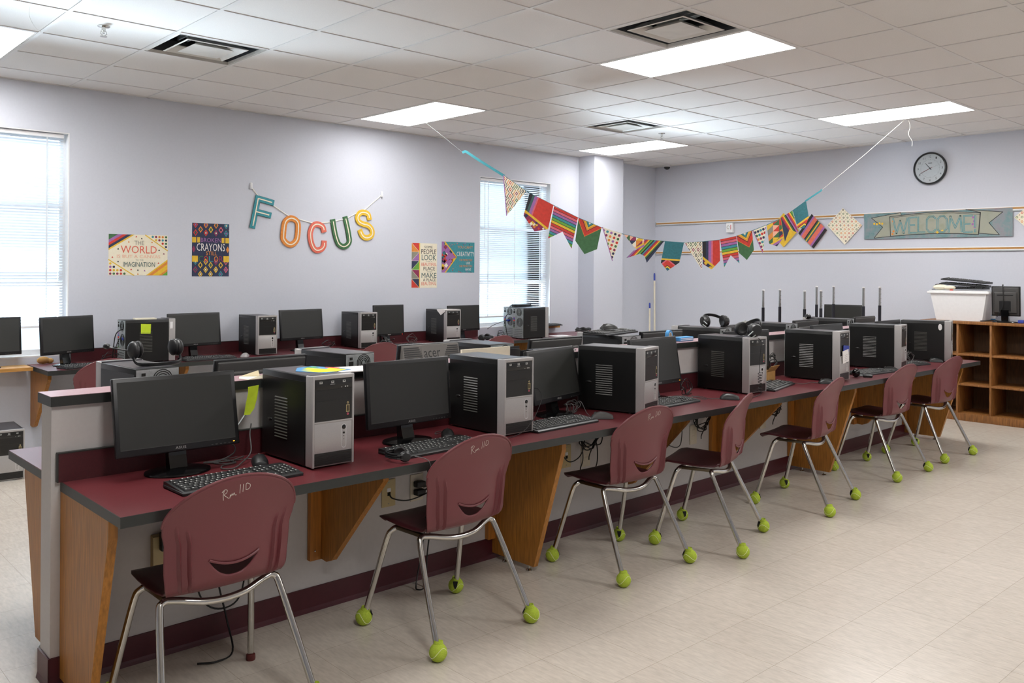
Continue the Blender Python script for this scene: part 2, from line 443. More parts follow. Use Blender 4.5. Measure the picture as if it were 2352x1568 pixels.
for (u, v), l in zip(DIFFS, DN):
    t = thing('air_diffuser', l, 'air vent', (TX(u + .5), TY(v + .5), CE), 0, 'square ceiling air diffusers')
    def frust(a, za, c, zc, b, mi=0):
        V = [(-a, -a, za), (a, -a, za), (a, a, za), (-a, a, za), (-c, -c, zc), (c, -c, zc), (c, c, zc), (-c, c, zc)]
        b.add(V, [(0, 1, 5, 4), (1, 2, 6, 5), (2, 3, 7, 6), (3, 0, 4, 7)], mi)
    b = MB(); frust(.292, -.002, .278, -.006, b); frust(.278, -.006, .274, .012, b); b.build('outer_frame', M_diff, t)
    b = MB(); frust(.2745, .012, .262, .09, b); b.build('neck', M_duct, t)
    b = MB(); frust(.3, .0, .3, .2, b); b.add([(-.3, -.3, .2), (.3, -.3, .2), (.3, .3, .2), (-.3, .3, .2)], [(0, 3, 2, 1)])
    for a in range(4): b.box(-.11 + .06 * a, -.10 + .06 * a, -.2, .2, .08, .15, 1)
    b.tube([(.17 * math.cos(k * PI / 12), .17 * math.sin(k * PI / 12), .11) for k in range(24)], .012, 6, 1, True)
    b.build('duct_box', [M_duct, M_galv], t)
    b = MB(); frust(.205, -.006, .195, -.009, b); frust(.195, -.009, .135, .03, b); frust(.205, -.006, .14, .036, b); b.build('middle_cone', M_diff, t)
    b = MB(); frust(.135, -.012, .07, .03, b); b.add([(-.135, -.135, -.012), (.135, -.135, -.012), (.135, .135, -.012), (-.135, .135, -.012)], [(0, 3, 2, 1)]); b.build('centre_plate', M_diff, t)

for (x, y), l in zip([(1.692, 5.466), (7.235, 5.589)], ['chrome fire sprinkler head left of the left air diffuser', 'chrome fire sprinkler head beside the far air diffuser']):
    b = MB(); b.lathe([(.035, 0), (.035, -.004), (.012, -.008), (.012, -.03), (.006, -.032), (.006, -.045)], 16)
    b.tube([(-.012, 0, -.028), (-.018, 0, -.045), (0, 0, -.06)], .003, 6); b.tube([(.012, 0, -.028), (.018, 0, -.045), (0, 0, -.06)], .003, 6)
    b.lathe([(.002, -.06), (.02, -.06), (.02, -.063), (.002, -.064)], 16)
    tag(b.build('sprinkler_head', M_chrome, None, (x, y, CE)), l, 'sprinkler', 'fire sprinkler heads')
t = thing('security_camera', 'small dark dome camera on the ceiling in the far corner', 'camera', (9.44, 7.2, CE))
MB().lathe([(.05, 0), (.05, -.02), (.045, -.025)], 20).build('mount', M_white, t)
MB().lathe([(.042, -.025), (.04, -.04), (.028, -.055), (.01, -.062)], 20).build('dome', M_gloss, t)

# windows: frame, glass, sashes; blinds are things of their own
for k, (xa, xb, zb) in enumerate((W2, W1)):
    b = MB()
    b.box(xa, xa + .045, Y1 + .09, Y1 + .15, zb, WZ1); b.box(xb - .045, xb, Y1 + .09, Y1 + .15, zb, WZ1)
    b.box(xa + .045, xb - .045, Y1 + .09, Y1 + .15, zb, zb + .05); b.box(xa + .045, xb - .045, Y1 + .09, Y1 + .15, WZ1 - .05, WZ1)
    b.box(xa + .045, xb - .045, Y1 + .10, Y1 + .14, 1.30, 1.345); b.box(xa + .045, xb - .045, Y1 + .10, Y1 + .14, 1.93, 1.965)
    w = struct(b.build('window_%d' % (k + 1), M_white))
    MB().box(xa + .045, xb - .045, Y1 + .118, Y1 + .122, zb + .05, WZ1 - .05).build('glass', M_glass, w)
    # liner of the reveal
    b = MB(); b.box(xa, xa + .008, Y1 + .002, Y1 + .09, zb, WZ1); b.box(xb - .008, xb, Y1 + .002, Y1 + .09, zb, WZ1)
    b.box(xa + .008, xb - .008, Y1 + .002, Y1 + .09, WZ1 - .008, WZ1); b.box(xa + .008, xb - .008, Y1 + .002, Y1 + .09, zb, zb + .008)
    b.build('window_frame', M_white, w)
    bot = .99 if k == 0 else .925
    t = thing('window_blind', ['white slatted blind at the left window behind two monitors', 'white slatted blind at the far window right of the posters'][k], 'window blind', ((xa + xb) / 2, Y1 + .045, WZ1 - .012), 0, 'white slatted window blinds')
    hw_ = (xb - xa) / 2 - .035
    MB().box(-hw_, hw_, -.016, .016, -.03, 0).build('headrail', M_white, t)
    b = MB(); n = int((WZ1 - .05 - bot) / .0225)
    for i in range(n):
        z = -.045 - i * .0225
        b.add([(-hw_, -.0115, z + .0042), (hw_, -.0115, z + .0042), (hw_, -.004, z + .0022), (-hw_, -.004, z + .0022), (hw_, .004, z - .0008), (-hw_, .004, z - .0008), (hw_, .0115, z - .005), (-hw_, .0115, z - .005)], [(0, 1, 2, 3), (3, 2, 4, 5), (5, 4, 6, 7)], 0, True)
    b.build('slats', M_blind, t)
    zz = bot - (WZ1 - .012)
    MB().box(-hw_, hw_, -.012, .012, zz - .012, zz + .004).build('bottom_rail', M_white, t)
    for xx in (-hw_ + .12, 0, hw_ - .12):
        MB().box(xx - .0065, xx + .0065, -.0135, -.0128, zz, -.03).build('ladder_tape', M_cordw, t)
    MB().tube([(-hw_ + .06, -.02, -.03), (-hw_ + .062, -.02, -.8)], .004, 6).build('tilt_wand', M_white, t)
MB_ = MB().box(.6, 1.755, 7.24, 7.478, .675, .70)
struct(MB_.build('trim_2', M_tan))
struct(MB().box(6.95, 7.6, 7.40, 7.478, .765, .795).build('trim_3', M_tan))

# ------------------------------------------------------------------ low partition wall between the two counters
RA = .0096; RO = (.85, 3.268, 0)            # row frame: x along the row, y from the near wall face
def rw(x, y, z=0):
    p = rot2(x, y, RA); return (RO[0] + p[0], RO[1] + p[1], z)
RL = 7.15
struct(MB().box(0, RL, 0, .115, 0, .972).build('wall_middle', M_part, None, RO, RA))
b = MB(); b.box(-.008, RL + .008, -.022, .137, .973, 1.007, 1).box(-.0075, RL + .0075, -.0215, .1365, 1.0065, 1.0085, 0); struct(b.build('trim_4', [M_cap, M_edge], None, RO, RA))
b = MB()
b.prism([(-.0015, .0), (-.012, .0), (-.0095, .012), (-.007, .02), (-.007, .103), (-.0015, .104)], 'x', -.007, RL + .007)
b.prism([(.1165, .0), (.127, .0), (.1245, .012), (.122, .02), (.122, .103), (.1165, .104)], 'x', -.007, RL + .007)
b.prism([(-.0015, .0), (-.012, .0), (-.0095, .012), (-.007, .02), (-.007, .103), (-.0015, .104)], 'y', -.007, .122)
struct(b.build('baseboard_middle', M_base, None, RO, RA))

# counters: worktop + backsplash + supports are one piece of furniture each
def counter(name, label, loc, rz, L_, depth, z, splash, legs, brackets, D=None, side=0, glides=True):
    """local: x along, wall at y=0, counter reaches to y=-depth"""
    t = thing(name, label, 'counter', loc, rz)
    x0 = side
    b = MB(); b.box(x0, L_, -depth, -.002, z - .004, z)
    b.build('worktop', M_maroon, t)
    b = MB(); b.box(x0 - .001, L_ + .001, -depth - .0015, -.003, z - .034, z - .004); b.box(x0 - .002, x0 + .0005, -depth - .0015, -.003, z - .004, z - .0003); b.box(x0 - .002, L_ + .001, -depth - .002, -depth + .0005, z - .004, z - .0003)
    b.build('edge_band', M_edge, t, solid=0)
    for (a, c) in splash:
        b = MB(); b.box(a, c, -.021, -.003, z, z + .098, 0).box(a - .003, c + .003, -.0225, -.002, z + .098, z + .102, 1).box(a - .004, a, -.0225, -.002, z + .0005, z + .098, 1)
        b.build('backsplash', [M_splash_shaded, M_edge], t)
    for x in legs:
        b = MB()
        b.prism([(-.002, z - .035), (-depth + .105, z - .035), (-depth + .105, z - .09), (-.305, .03), (-.004, .03)] if not D else D, 'x', x, x + .028, 0)
        o = b.build('support_panel', [M_oak], t)
        if x > .05: MB().box(x - .045, x - .0005, -.03, -.003, .106, z - .036).build('cleat', M_oakl, o)
        if glides:
            for yy in (-.09, -.26):
                MB().lathe([(.016, 0), (.016, .004), (.008, .012), (.006, .012), (.006, .031)], 12, M=Matrix.Translation((x + .014, yy, 0))).build('levelling_foot', M_chrome, o)
    for x in brackets:
        b = MB(); b.prism([(-.002, z - .035), (-depth + .11, z - .035), (-depth + .11, z - .075), (-.11, .235), (-.07, .22), (-.004, .225)], 'x', x, x + .026, 0)
        o = b.build('support_bracket', M_oak, t)
        if x > .05: MB().box(x - .052, x - .0005, -.028, -.003, .222, z - .036).ball((x - .03, -.028, .262), .005, 1, 8, 6).build('cleat', [M_oakl, M_chrome], o)
    return t
counter('counter', 'long maroon topped counter with seven chairs along the near side of the low wall', RO, RA, 7.12, .592, .71, [(.018, 7.12)], [.03, 2.04, 5.0, 7.0], [1.045, 3.03, 4.0, 6.02], side=.03)
p = rw(RL, .115)
counter('counter', 'maroon counter on the far side of the low wall, towers showing their backs', p, RA + PI, 7.12, .575, .71, [(.0, 7.12)], [.1, 2.06, 5.02, 7.06], [1.1, 3.1, 4.1, 6.1], side=.02)
bc = counter('counter', 'maroon counter along the poster wall under the windows', (1.77, 7.478, 0), 0, 6.2, .585, .70, [(.31, 4.56)], [], [.025, 1.05, 2.05, 3.05, 4.05, 5.1, 6.1], side=.0)
# ------------------------------------------------------------------ chairs
def back_pt(u, z, off=0.):
    w = lerp([.436, .46, .52, .585, .60, .615, .635, .66], [.196, .205, .210, .212, .2115, .215, .2215, .2235], min(z, .66))
    yc = lerp([.436, .45, .47, .50, .56, .64, .72, .80, .85], [-.116, -.132, -.143, -.151, -.157, -.165, -.181, -.205, -.222], z)
    e = lerp([.436, .50, .60, .70, .80], [.03, .05, .05, .034, .008], z)
    x = u * w
    return (x, yc + e * (x / .22) ** 2 - off, z)
def back_mesh():
    us = sorted(set([math.sin(PI / 2 * i / 14) * s for i in range(15) for s in (-1, 1)] + [s * .4 for s in (-1, 1)] + [s * a for s in (-1, 1) for a in (.06, .13, .2, .26, .31, .35, .38)]))
    us = [u for i, u in enumerate(us) if i == 0 or u - us[i - 1] > .008 or abs(abs(u) - .4) < 1e-6]
    n1, n2 = 8, 18; b = MB(); V = []; F_ = []
    lo = {}; up = {}
    ZS = .536
    for j, u in enumerate(us):
        q = min(1, abs(u) / .4); inside = abs(u) < .4 - 1e-6
        zt = ZS - .022 * (1 - q * q); zb = ZS - .060 * (1 - q ** 2.4)
        ztop = .66 + .142 * math.sqrt(max(0, 1 - u * u))
        for i in range(n1 + 1):
            lo[j, i] = len(V); V.append(back_pt(u, .436 + (zb - .436) * i / n1))
        for i in range(n2 + 1):
            if i == 0 and not inside: up[j, 0] = lo[j, n1]; continue
            f = i / n2
            up[j, i] = len(V); V.append(back_pt(u, zt + (ztop - zt) * f))
    for j in range(len(us) - 1):
        for i in range(n1): F_.append([lo[j, i], lo[j + 1, i], lo[j + 1, i + 1], lo[j, i + 1]])
        for i in range(n2): F_.append([up[j, i], up[j + 1, i], up[j + 1, i + 1], up[j, i + 1]])
    b.add(V, F_, 0, True); return b
def chair_parts(t):
    o = back_mesh().build('backrest', M_chair, t, solid=.006)
    for s in (-1, 1):                                        # raised ribs on the rear of the shell
        for u0, z1 in ((.80, .665), (.66, .65)):
            b = MB(); zs = [.44, .455, .50, .55, .60, .63, z1 - .008, z1]; h = [.009, .014, .013, .012, .010, .007, .003, .0]
            V = []
            for z, k in zip(zs, h):
                uu = u0 + .02 * (z - .44) / .2
                for du, kk in ((-.035, 0), (0, 1), (.035, 0)): V.append(back_pt(s * (uu + du), z, .0022 + k * kk))
            F_ = []
            for i in range(len(zs) - 1):
                for j in range(2): F_.append([i * 3 + j, i * 3 + j + 1, i * 3 + 4 + j, i * 3 + 3 + j])
            F_.append([0, 1, 2]); b.add(V, F_, 0, True); b.build('rib', M_chair, o)
    P = [back_pt(u, .536 - .022 * (1 - (abs(u) / .4) ** 2) + .002, .004) for u in [-.4 + .8 * i / 16 for i in range(17)]]
    MB().tube(P, .0042, 6).build('hand_hold_lip', M_chair, o)
    P = [back_pt(math.sin(PI / 2 * i / 24), .66 + .142 * math.cos(PI / 2 * i / 24)) for i in range(-24, 25)]
    MB().tube(P, .0046, 6).build('rim', M_chair, o)
    prof = [(.226, .404, .15), (.234, .414, .165), (.231, .424, .175), (.218, .4305, .188), (.19, .434, .198), (.12, .431, .203), (.05, .4265, .203), (-.02, .4245, .2), (-.07, .4255, .198), (-.1, .430, .197), (-.1165, .4365, .196)]
    V = []; n = 12
    for y, z, w in prof:
        for i in range(n + 1):
            u = -1 + 2 * i / n; e = max(0, -y - .0) * .22 * u * u
            V.append((u * w, y + (.03 * u * u if y < -.1 else (.02 * u * u if y < -.09 else 0)), z + e * .3 + .004 * u * u))
    F_ = [[i * (n + 1) + j, i * (n + 1) + j + 1, (i + 1) * (n + 1) + j + 1, (i + 1) * (n + 1) + j] for i in range(len(prof) - 1) for j in range(n)]
    b = MB(); b.add(V, F_, 0, True); b.build('seat', M_seat, t, solid=.006)
    R_ = .0118
    for s in (-1, 1):
        P = smooth([(s * .10, .105, .408), (s * .165, .118, .408), (s * .192, .128, .397), (s * .204, .142, .368), (s * .2235, .176, .24), (s * .2525, .2325, .028)], 5)
        b = MB().tube(P, R_, 12); l1 = b.build('leg', M_chrome, t)
        P = smooth([(s * .176, -.05, .407), (s * .193, -.053, .402), (s * .203, -.064, .38), (s * .226, -.135, .23), (s * .2525, -.2325, .028)], 5)
        b = MB().tube(P, R_, 12); l2 = b.build('leg', M_chrome, t)
        for l, y in ((l1, .2325), (l2, -.2325)): foot(l, s * .2525, y)
        MB().box(s * .168, s * .186, -.045, .112, .401, .417, 0, .003).build('side_rail', M_rail, t)
    P = smooth([(-.176, -.05, .407), (-.14, -.062, .402), (-.07, -.085, .388), (0, -.092, .383), (.07, -.085, .388), (.14, -.062, .402), (.176, -.05, .407)], 5)
    MB().tube(P, R_, 12).build('crossbar', M_chrome, t)
def foot(leg, x, y):
    b = MB(); r = .034
    M = Matrix.Translation((x, y, r)) @ Matrix.Rotation(math.atan2(y, x) , 4, 'Z') @ Matrix.Rotation(-.18, 4, 'Y')
    b.ball((0, 0, .0), (r, r, r * 1.02), 0, 22, 14, M)
    b.lathe([(.015, .024), (.019, .030), (.0165, .041), (.0125, .036)], 14, 0, M)     # torn lip round the leg
    P = []
    for i in range(40):                                     # seam curve
        a = 2 * PI * i / 40; la = .55 * math.sin(2 * a); 
        P.append(Vector((math.cos(a) * math.cos(la), math.sin(a) * math.cos(la), math.sin(la))) * (r * 1.004))
    b.tube([(p.x, p.y * .82 + .0, p.z) if 0 else p for p in P], .0011, 5, 1, True, M)
    b.add([(-.0345, -.007, .012), (-.0352, .007, .012), (-.0345, 0, -.004), (-.022, .012, .031), (-.022, -.012, .031)], [(0, 2, 1), (0, 1, 3, 4)], 2, False, M)
    b.build('tennis_ball', [M_ball, M_seam, M_dark], leg)
CH = thing('classroom_chair', 'nearest maroon shell chair, lettered on the back, at the left end of the row', 'chair', (1.219, 2.783, 0), math.radians(1), 'maroon chairs along the near counter')
chair_parts(CH)
CL = [((2.218, 2.79), 2.97, 'second chair of the near row, maroon with chalky lettering, in front of the second tower'),
      ((3.334, 2.81), -.5, 'third chair of the near row, maroon with lettering, in front of the third tower'),
      ((4.005, 2.743), 19.8, 'fourth maroon chair of the near row, turned aside, below the tower carrying headphones'),
      ((5.098, 2.779), 9.4, 'fifth maroon chair of the near row, below the tower with the blue and white note'),
      ((6.312, 2.844), -1., 'sixth maroon chair of the near row, last but one before the bookcase'),
      ((7.2, 2.855), -2.8, 'last maroon chair of the near row, nearest the wooden cubby bookcase')]
chairs = [CH]
for (x, y), a, l in CL: chairs.append(dup(CH, l, (x, y, 0), math.radians(a)))
for (x, y), a, l in [((2.06, 6.70), 4, 'maroon chair at the wall counter, seen over the low wall at the left'), ((4.40, 6.68), -3, 'maroon chair at the wall counter, seen beside the large lettered monitor back'),
                     ((5.80, 6.66), 2, 'maroon chair at the wall counter, just its top showing before the two turned towers')]:
    dup(CH, l, (x, y, 0), math.radians(a), 'maroon chairs at the wall counter')
# the nearest chair has a bare brown glide on its front right leg
for l in [c for c in CH.children if c.name.startswith('leg')]:
    ball = l.children[0]
    if ball.data.vertices[0].co.x > 0 and ball.data.vertices[0].co.y > 0:
        bpy.data.objects.remove(ball)
        MB().lathe([(.0165, 0), (.0175, .006), (.0165, .02), (.013, .022)], 14, M=Matrix.Translation((.2525, .2325, 0))).build('foot_glide', M_glide, l)
# hand lettering
ST = [[(0, 0), (.0, .02), (.004, .034)], [(-.004, .03), (.006, .037), (.014, .033), (.012, .024), (.003, .019), (.012, .008), (.018, .001)],
      [(.022, .0), (.025, .013), (.026, .006), (.031, .014), (.033, .007), (.038, .015), (.041, .006), (.046, .005)],
      [(.058, .006), (.061, .038)], [(.069, .008), (.0715, .036)], [(.080, .012), (.082, .034), (.092, .031), (.097, .022), (.091, .012), (.080, .012)]]
def lettering(ch, u0, z0, sc_, tilt, thin=.0011):
    b = MB(); bk = [c for c in ch.children if c.name.startswith('backrest')][0]
    for s in ST:
        P = []
        for x, z in smooth([(p[0], p[1], 0) for p in s], 4) and [(q.x, q.y) for q in smooth([(p[0], p[1], 0) for p in s], 4)]:
            x, z = rot2(x * sc_, z * sc_, tilt)
            P.append(back_pt((u0 + x) / .2235, z0 + z, .0036))
        b.tube(P, thin, 5)
    b.build('lettering', M_ink, bk)
lettering(chairs[0], -.055, .728, .92, .17, .001); lettering(chairs[1], -.05, .732, .92, .2, .0007); lettering(chairs[2], -.03, .736, .9, .12, .0006)

# ------------------------------------------------------------------ computer towers
TW, TD, TH = .178, .392, .342
def tower_parts(t, louv=-1, ports=True):
    w = TW / 2; yf = -TD / 2; yb = TD / 2
    b = MB(); b.box(-w, w, yf + .052, yb - .001, .008, TH, 0, .002)
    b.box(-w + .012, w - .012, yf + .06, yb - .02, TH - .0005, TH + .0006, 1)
    for x in (-w + .02, w - .02):
        for y in (yf + .09, yb - .05): b.lathe([(.012, 0), (.012, .0085)], 10, 0, Matrix.Translation((x, y, 0)))
    b.build('case', [M_case, M_casetop], t)
    # side panel with vent slots and finger pull
    s = louv; b = MB()
    b.box(s * w, s * (w + .0012), yf + .056, yb - .006, .014, TH - .022, 0)
    for i in range(14):
        z = .088 + i * .0118
        b.prism([(s * (w + .0012), z), (s * (w + .0038), z + .0005), (s * (w + .0012), z + .0045)], 'y', yf + .185, yf + .283, 1)
    b.build('side_panel', [M_case, M_louv], t)
    MB().ball((s * (w + .0005), yf + .325, .15), (.004, .018, .007), 0, 12, 8).build('finger_pull', M_case, t)
    # silver front bezel: rounded outer shell with raised rim
    b = MB(); b.box(-w - .001, w + .001, yf + .006, yf + .053, .006, TH + .004, 0, .005, 3)
    rim = .0085
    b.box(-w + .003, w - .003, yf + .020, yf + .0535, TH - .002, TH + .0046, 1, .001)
    b.box(-w - .001, -w + rim, yf, yf + .012, .006, TH + .004, 0, .003); b.box(w - rim, w + .001, yf, yf + .012, .006, TH + .004, 0, .003)
    b.box(-w + rim - .002, w - rim + .002, yf, yf + .012, TH - .011, TH + .004, 0, .003)
    b.box(-w + rim - .002, w - rim + .002, yf + .0005, yf + .012, .168, .175, 0, .0015)
    bz = b.build('front_bezel', [M_silver, M_casetop], t)
    b = MB(); b.box(-w + rim, w - rim, yf + .003, yf + .01, .175, TH - .011, 0)
    b.box(-w + rim + .002, w - rim - .002, yf + .0015, yf + .004, .294, .326, 0, .001); b.box(-w + rim + .002, w - rim - .002, yf + .002, yf + .004, .252, .290, 0)
    b.box(-w + rim + .002, w - rim - .02, yf + .002, yf + .004, .178, .249, 0)
    bay = b.build('drive_bay', M_bay, t)
    b = MB()
    for x in (-.055, -.005, .045):                                       # disc logos
        for a in ((x - .006, x + .006, .3155, .3185), (x - .006, x + .006, .3225, .324), (x - .006, x - .003, .3185, .3225), (x + .003, x + .006, .3185, .3225)): b.box(a[0], a[1], yf + .0008, yf + .0018, a[2], a[3])
    b.box(-.015, .005, yf + .0008, yf + .0018, .3105, .312); b.box(.048, .053, yf + .0008, yf + .0018, .297, .301); b.box(.057, .062, yf + .0008, yf + .0018, .297, .301); b.box(.033, .036, yf + .0008, yf + .0018, .297, .299)
    b.build('drive_marks', M_leg, bay)
    b = MB()
    for z, r, m in ((.236, .0042, 0), (.1935, .0042, 1)):
        Mx = Matrix.Translation((.062, yf + .003, z)) @ Matrix.Rotation(PI / 2, 4, 'X'); b.lathe([(r, 0), (r, .0022), (r * .5, .0022)], 12, m, Mx); b.lathe([(r * .45, .0022), (r * .45, .0026)], 8, 2, Mx)
    b.box(.0545, .0695, yf + .0008, yf + .004, .2015, .2285, 0); b.box(.0565, .0615, yf, yf + .001, .204, .226, 2); b.box(.0635, .0675, yf, yf + .001, .204, .226, 2)
    b.build('front_port', [M_ivory, M_pink, M_dark], bay)
    b = MB(); b.box(-w + rim, w - rim, yf + .002, yf + .012, .058, .168, 0, .001); dr = b.build('lower_door', M_silver, t)
    b = MB(); Mx = lambda z: Matrix.Translation((.045, yf + .0022, z)) @ Matrix.Rotation(PI / 2, 4, 'X')
    b.tube([(.045 + .0098 * math.cos(a) , yf + .0015, (.146 if math.sin(a) > 0 else .078) + .0098 * math.sin(a)) for a in [2 * PI * i / 24 for i in range(24)]], .0009, 5, 1, True)
    b.lathe([(.0085, 0), (.0085, .0014), (.0065, .002)], 16, 0, Mx(.146)); b.lathe([(.0042, 0), (.0042, .0016)], 12, 0, Mx(.124)); b.lathe([(.0016, 0), (.0016, .0012)], 8, 0, Mx(.112)); b.lathe([(.0016, 0), (.0016, .0012)], 8, 0, Mx(.1))
    b.build('power_button', [M_gloss, M_white], dr)
    b = MB(); b.box(-w + rim, w - rim, yf + .003, yf + .012, .012, .058, 0)
    for i in range(5): b.box(-w + rim + .001, w - rim - .001, yf + .0012, yf + .004, .018 + i * .008, .0215 + i * .008, 0)
    b.build('base_grille', M_bay, t)
    # rear
    b = MB(); b.box(-w + .003, w - .003, yb - .001, yb + .001, .012, TH - .004, 0)
    def ring(cx, cz, rs, mi=1):
        for r in rs: b.tube([(cx + r * math.cos(2 * PI * i / 20), yb + .0014, cz + r * math.sin(2 * PI * i / 20)) for i in range(20)], .0021, 4, mi, True)
    ring(-.02, .295, (.014, .023, .032, .040)); b.box(-.062 + .042, -.058 + .042, yb, yb + .002, .257, .333, 0); b.lathe([(.009, 0), (.009, .002)], 12, 0, Matrix.Translation((-.02, yb + .001, .295)) @ Matrix.Rotation(-PI / 2, 4, 'X'))
    b.box(.045, .07, yb, yb + .004, .285, .305, 1); b.box(.05, .065, yb, yb + .004, .313, .325, 1)
    for x, z in ((-.08, .333), (.08, .333), (-.08, .257), (.03, .333), (.08, .26)): b.lathe([(.004, 0), (.004, .002)], 8, 0, Matrix.Translation((x, yb + .001, z)) @ Matrix.Rotation(-PI / 2, 4, 'X'))
    ring(-.03, .185, (.012, .021, .030, .039, .047))
    b.box(.04, .08, yb, yb + .0015, .12, .245, 0)
    for z, m, h in ((.235, 2, .009), (.219, 3, .011), (.203, 4, .014), (.184, 1, .012), (.167, 1, .012), (.15, 1, .012), (.133, 1, .006), (.125, 5, .004)): b.box(.048, .072, yb, yb + .004, z - h / 2, z + h / 2, m)
    for i in range(5): b.box(-.075, .06, yb, yb + .002, .018 + i * .02, .031 + i * .02, 0); b.box(-.07, .055, yb + .0018, yb + .0024, .023 + i * .02, .026 + i * .02, 1)
    b.build('rear_panel', [M_galv, M_dark, M_purple, M_blue, M_red, M_lime], t)
TWR = thing('computer_tower', 'nearest black and silver tower, coloured paper lying on its top', 'computer', (0, 0, .71), 0, 'desktop towers on the near counter')
tower_parts(TWR)
def place_front(ax, ay, a):                               # front-left lower corner of the bezel seam -> centre
    a = math.radians(a); p = rot2(TW / 2, TD / 2 - .052, a); return (ax + p[0], ay + p[1], .7105), a
towers = {}
FR = [('T1', 1.616, 2.891, .8, None), ('T2', 2.582, 2.905, .6, 'second tower of the near row, an earphone lead plugged in its front'), ('T3', 3.512, 2.871, 14.5, 'third black and silver tower of the near row, turned slightly, clear top'),
      ('T4', 4.613, 2.940, -3.5, 'fourth tower of the near row, headphones lying on its top'), ('T5', 5.605, 2.868, 5.6, 'fifth tower of the near row, blue and white notes stuck on its front'),
      ('T6', 6.700, 2.924, 10.5, 'sixth tower of the near row, between noted tower and white stickered tower'), ('T7', 7.622, 2.905, 17, 'last tower of the near row, white oval sticker on its black side')]
for n, x, y, a, l in FR:
    loc, rz = place_front(x, y, a)
    if n == 'T1': TWR.location = loc; TWR.rotation_euler[2] = rz; towers[n] = TWR
    else: towers[n] = dup(TWR, l, loc, rz)
OS = [('A', (1.211, 3.502), (1.384, 3.489), 4, 'tower on the far side of the low wall holding the headset with upright ear cups'), ('B', (2.179, 3.526), (2.373, 3.556), 8, 'tower on the far side of the low wall beyond the white paper, fan grille showing'),
      ('C', (3.06, 3.50), (3.25, 3.51), 2, 'tower on the far side of the low wall behind the black tray and papers'), ('D', (4.11, 3.47), (4.30, 3.48), -2, 'tower on the far side of the low wall with a keyboard and mouse on top'),
      ('E', (5.24, 3.52), (5.42, 3.53), 7, 'tower on the far side of the low wall with folded headphones on top'), ('F', (6.15, 3.53), (6.33, 3.53), 0, 'tower on the far side of the low wall, below the first table legs'),
      ('G', (7.22, 3.56), (7.40, 3.58), 8, 'last tower on the far side of the low wall, below the small far monitor')]
OST = None
for n, p, q, a, l in OS:
    a = math.radians(a); c = rot2(TW / 2, TD / 2, a); loc = (p[0] + c[0], p[1] + c[1], .7105)
    if OST is None:
        OST = thing('computer_tower', l, 'computer', loc, a + PI, 'desktop towers on the far side of the low wall'); tower_parts(OST, 1); towers['o' + n] = OST
    else: towers['o' + n] = dup(OST, l, loc, a + PI)
BK = [('b1', (2.352, 7.03), None, 'tower at the wall counter lying broadside with a lime note on its side'), ('b2', None, (3.46, 7.07, -.5), 'tower at the wall counter between the two widest poster wall monitors, plain front'),
      ('b3', None, (4.503, 7.07, -4), 'tower at the wall counter left of the squarish monitor, boom headset hanging beside it'), ('b4', None, (5.537, 7.07, -4), 'tower at the wall counter with a folded white sheet hanging over its top'),
      ('b5', (6.60, 7.15), None, 'tower at the far window showing its grey back, a black device on top'), ('b6', (6.53, 6.92), None, 'tower at the far window, in front of its twin, broad black side to the room')]
for n, bo, fr, l in BK:
    if bo: loc = (bo[0] + TD / 2, bo[1] + TW / 2 , .7005); rz = PI / 2
    else: loc, rz = place_front(*fr); loc = (loc[0], loc[1], .7005)
    towers[n] = dup(TWR, l, loc, rz, 'desktop towers along the wall counter')
dup(TWR, 'tower standing on the floor under the left window', (1.48, 6.83, 0), math.radians(-3), 'tower on the floor')

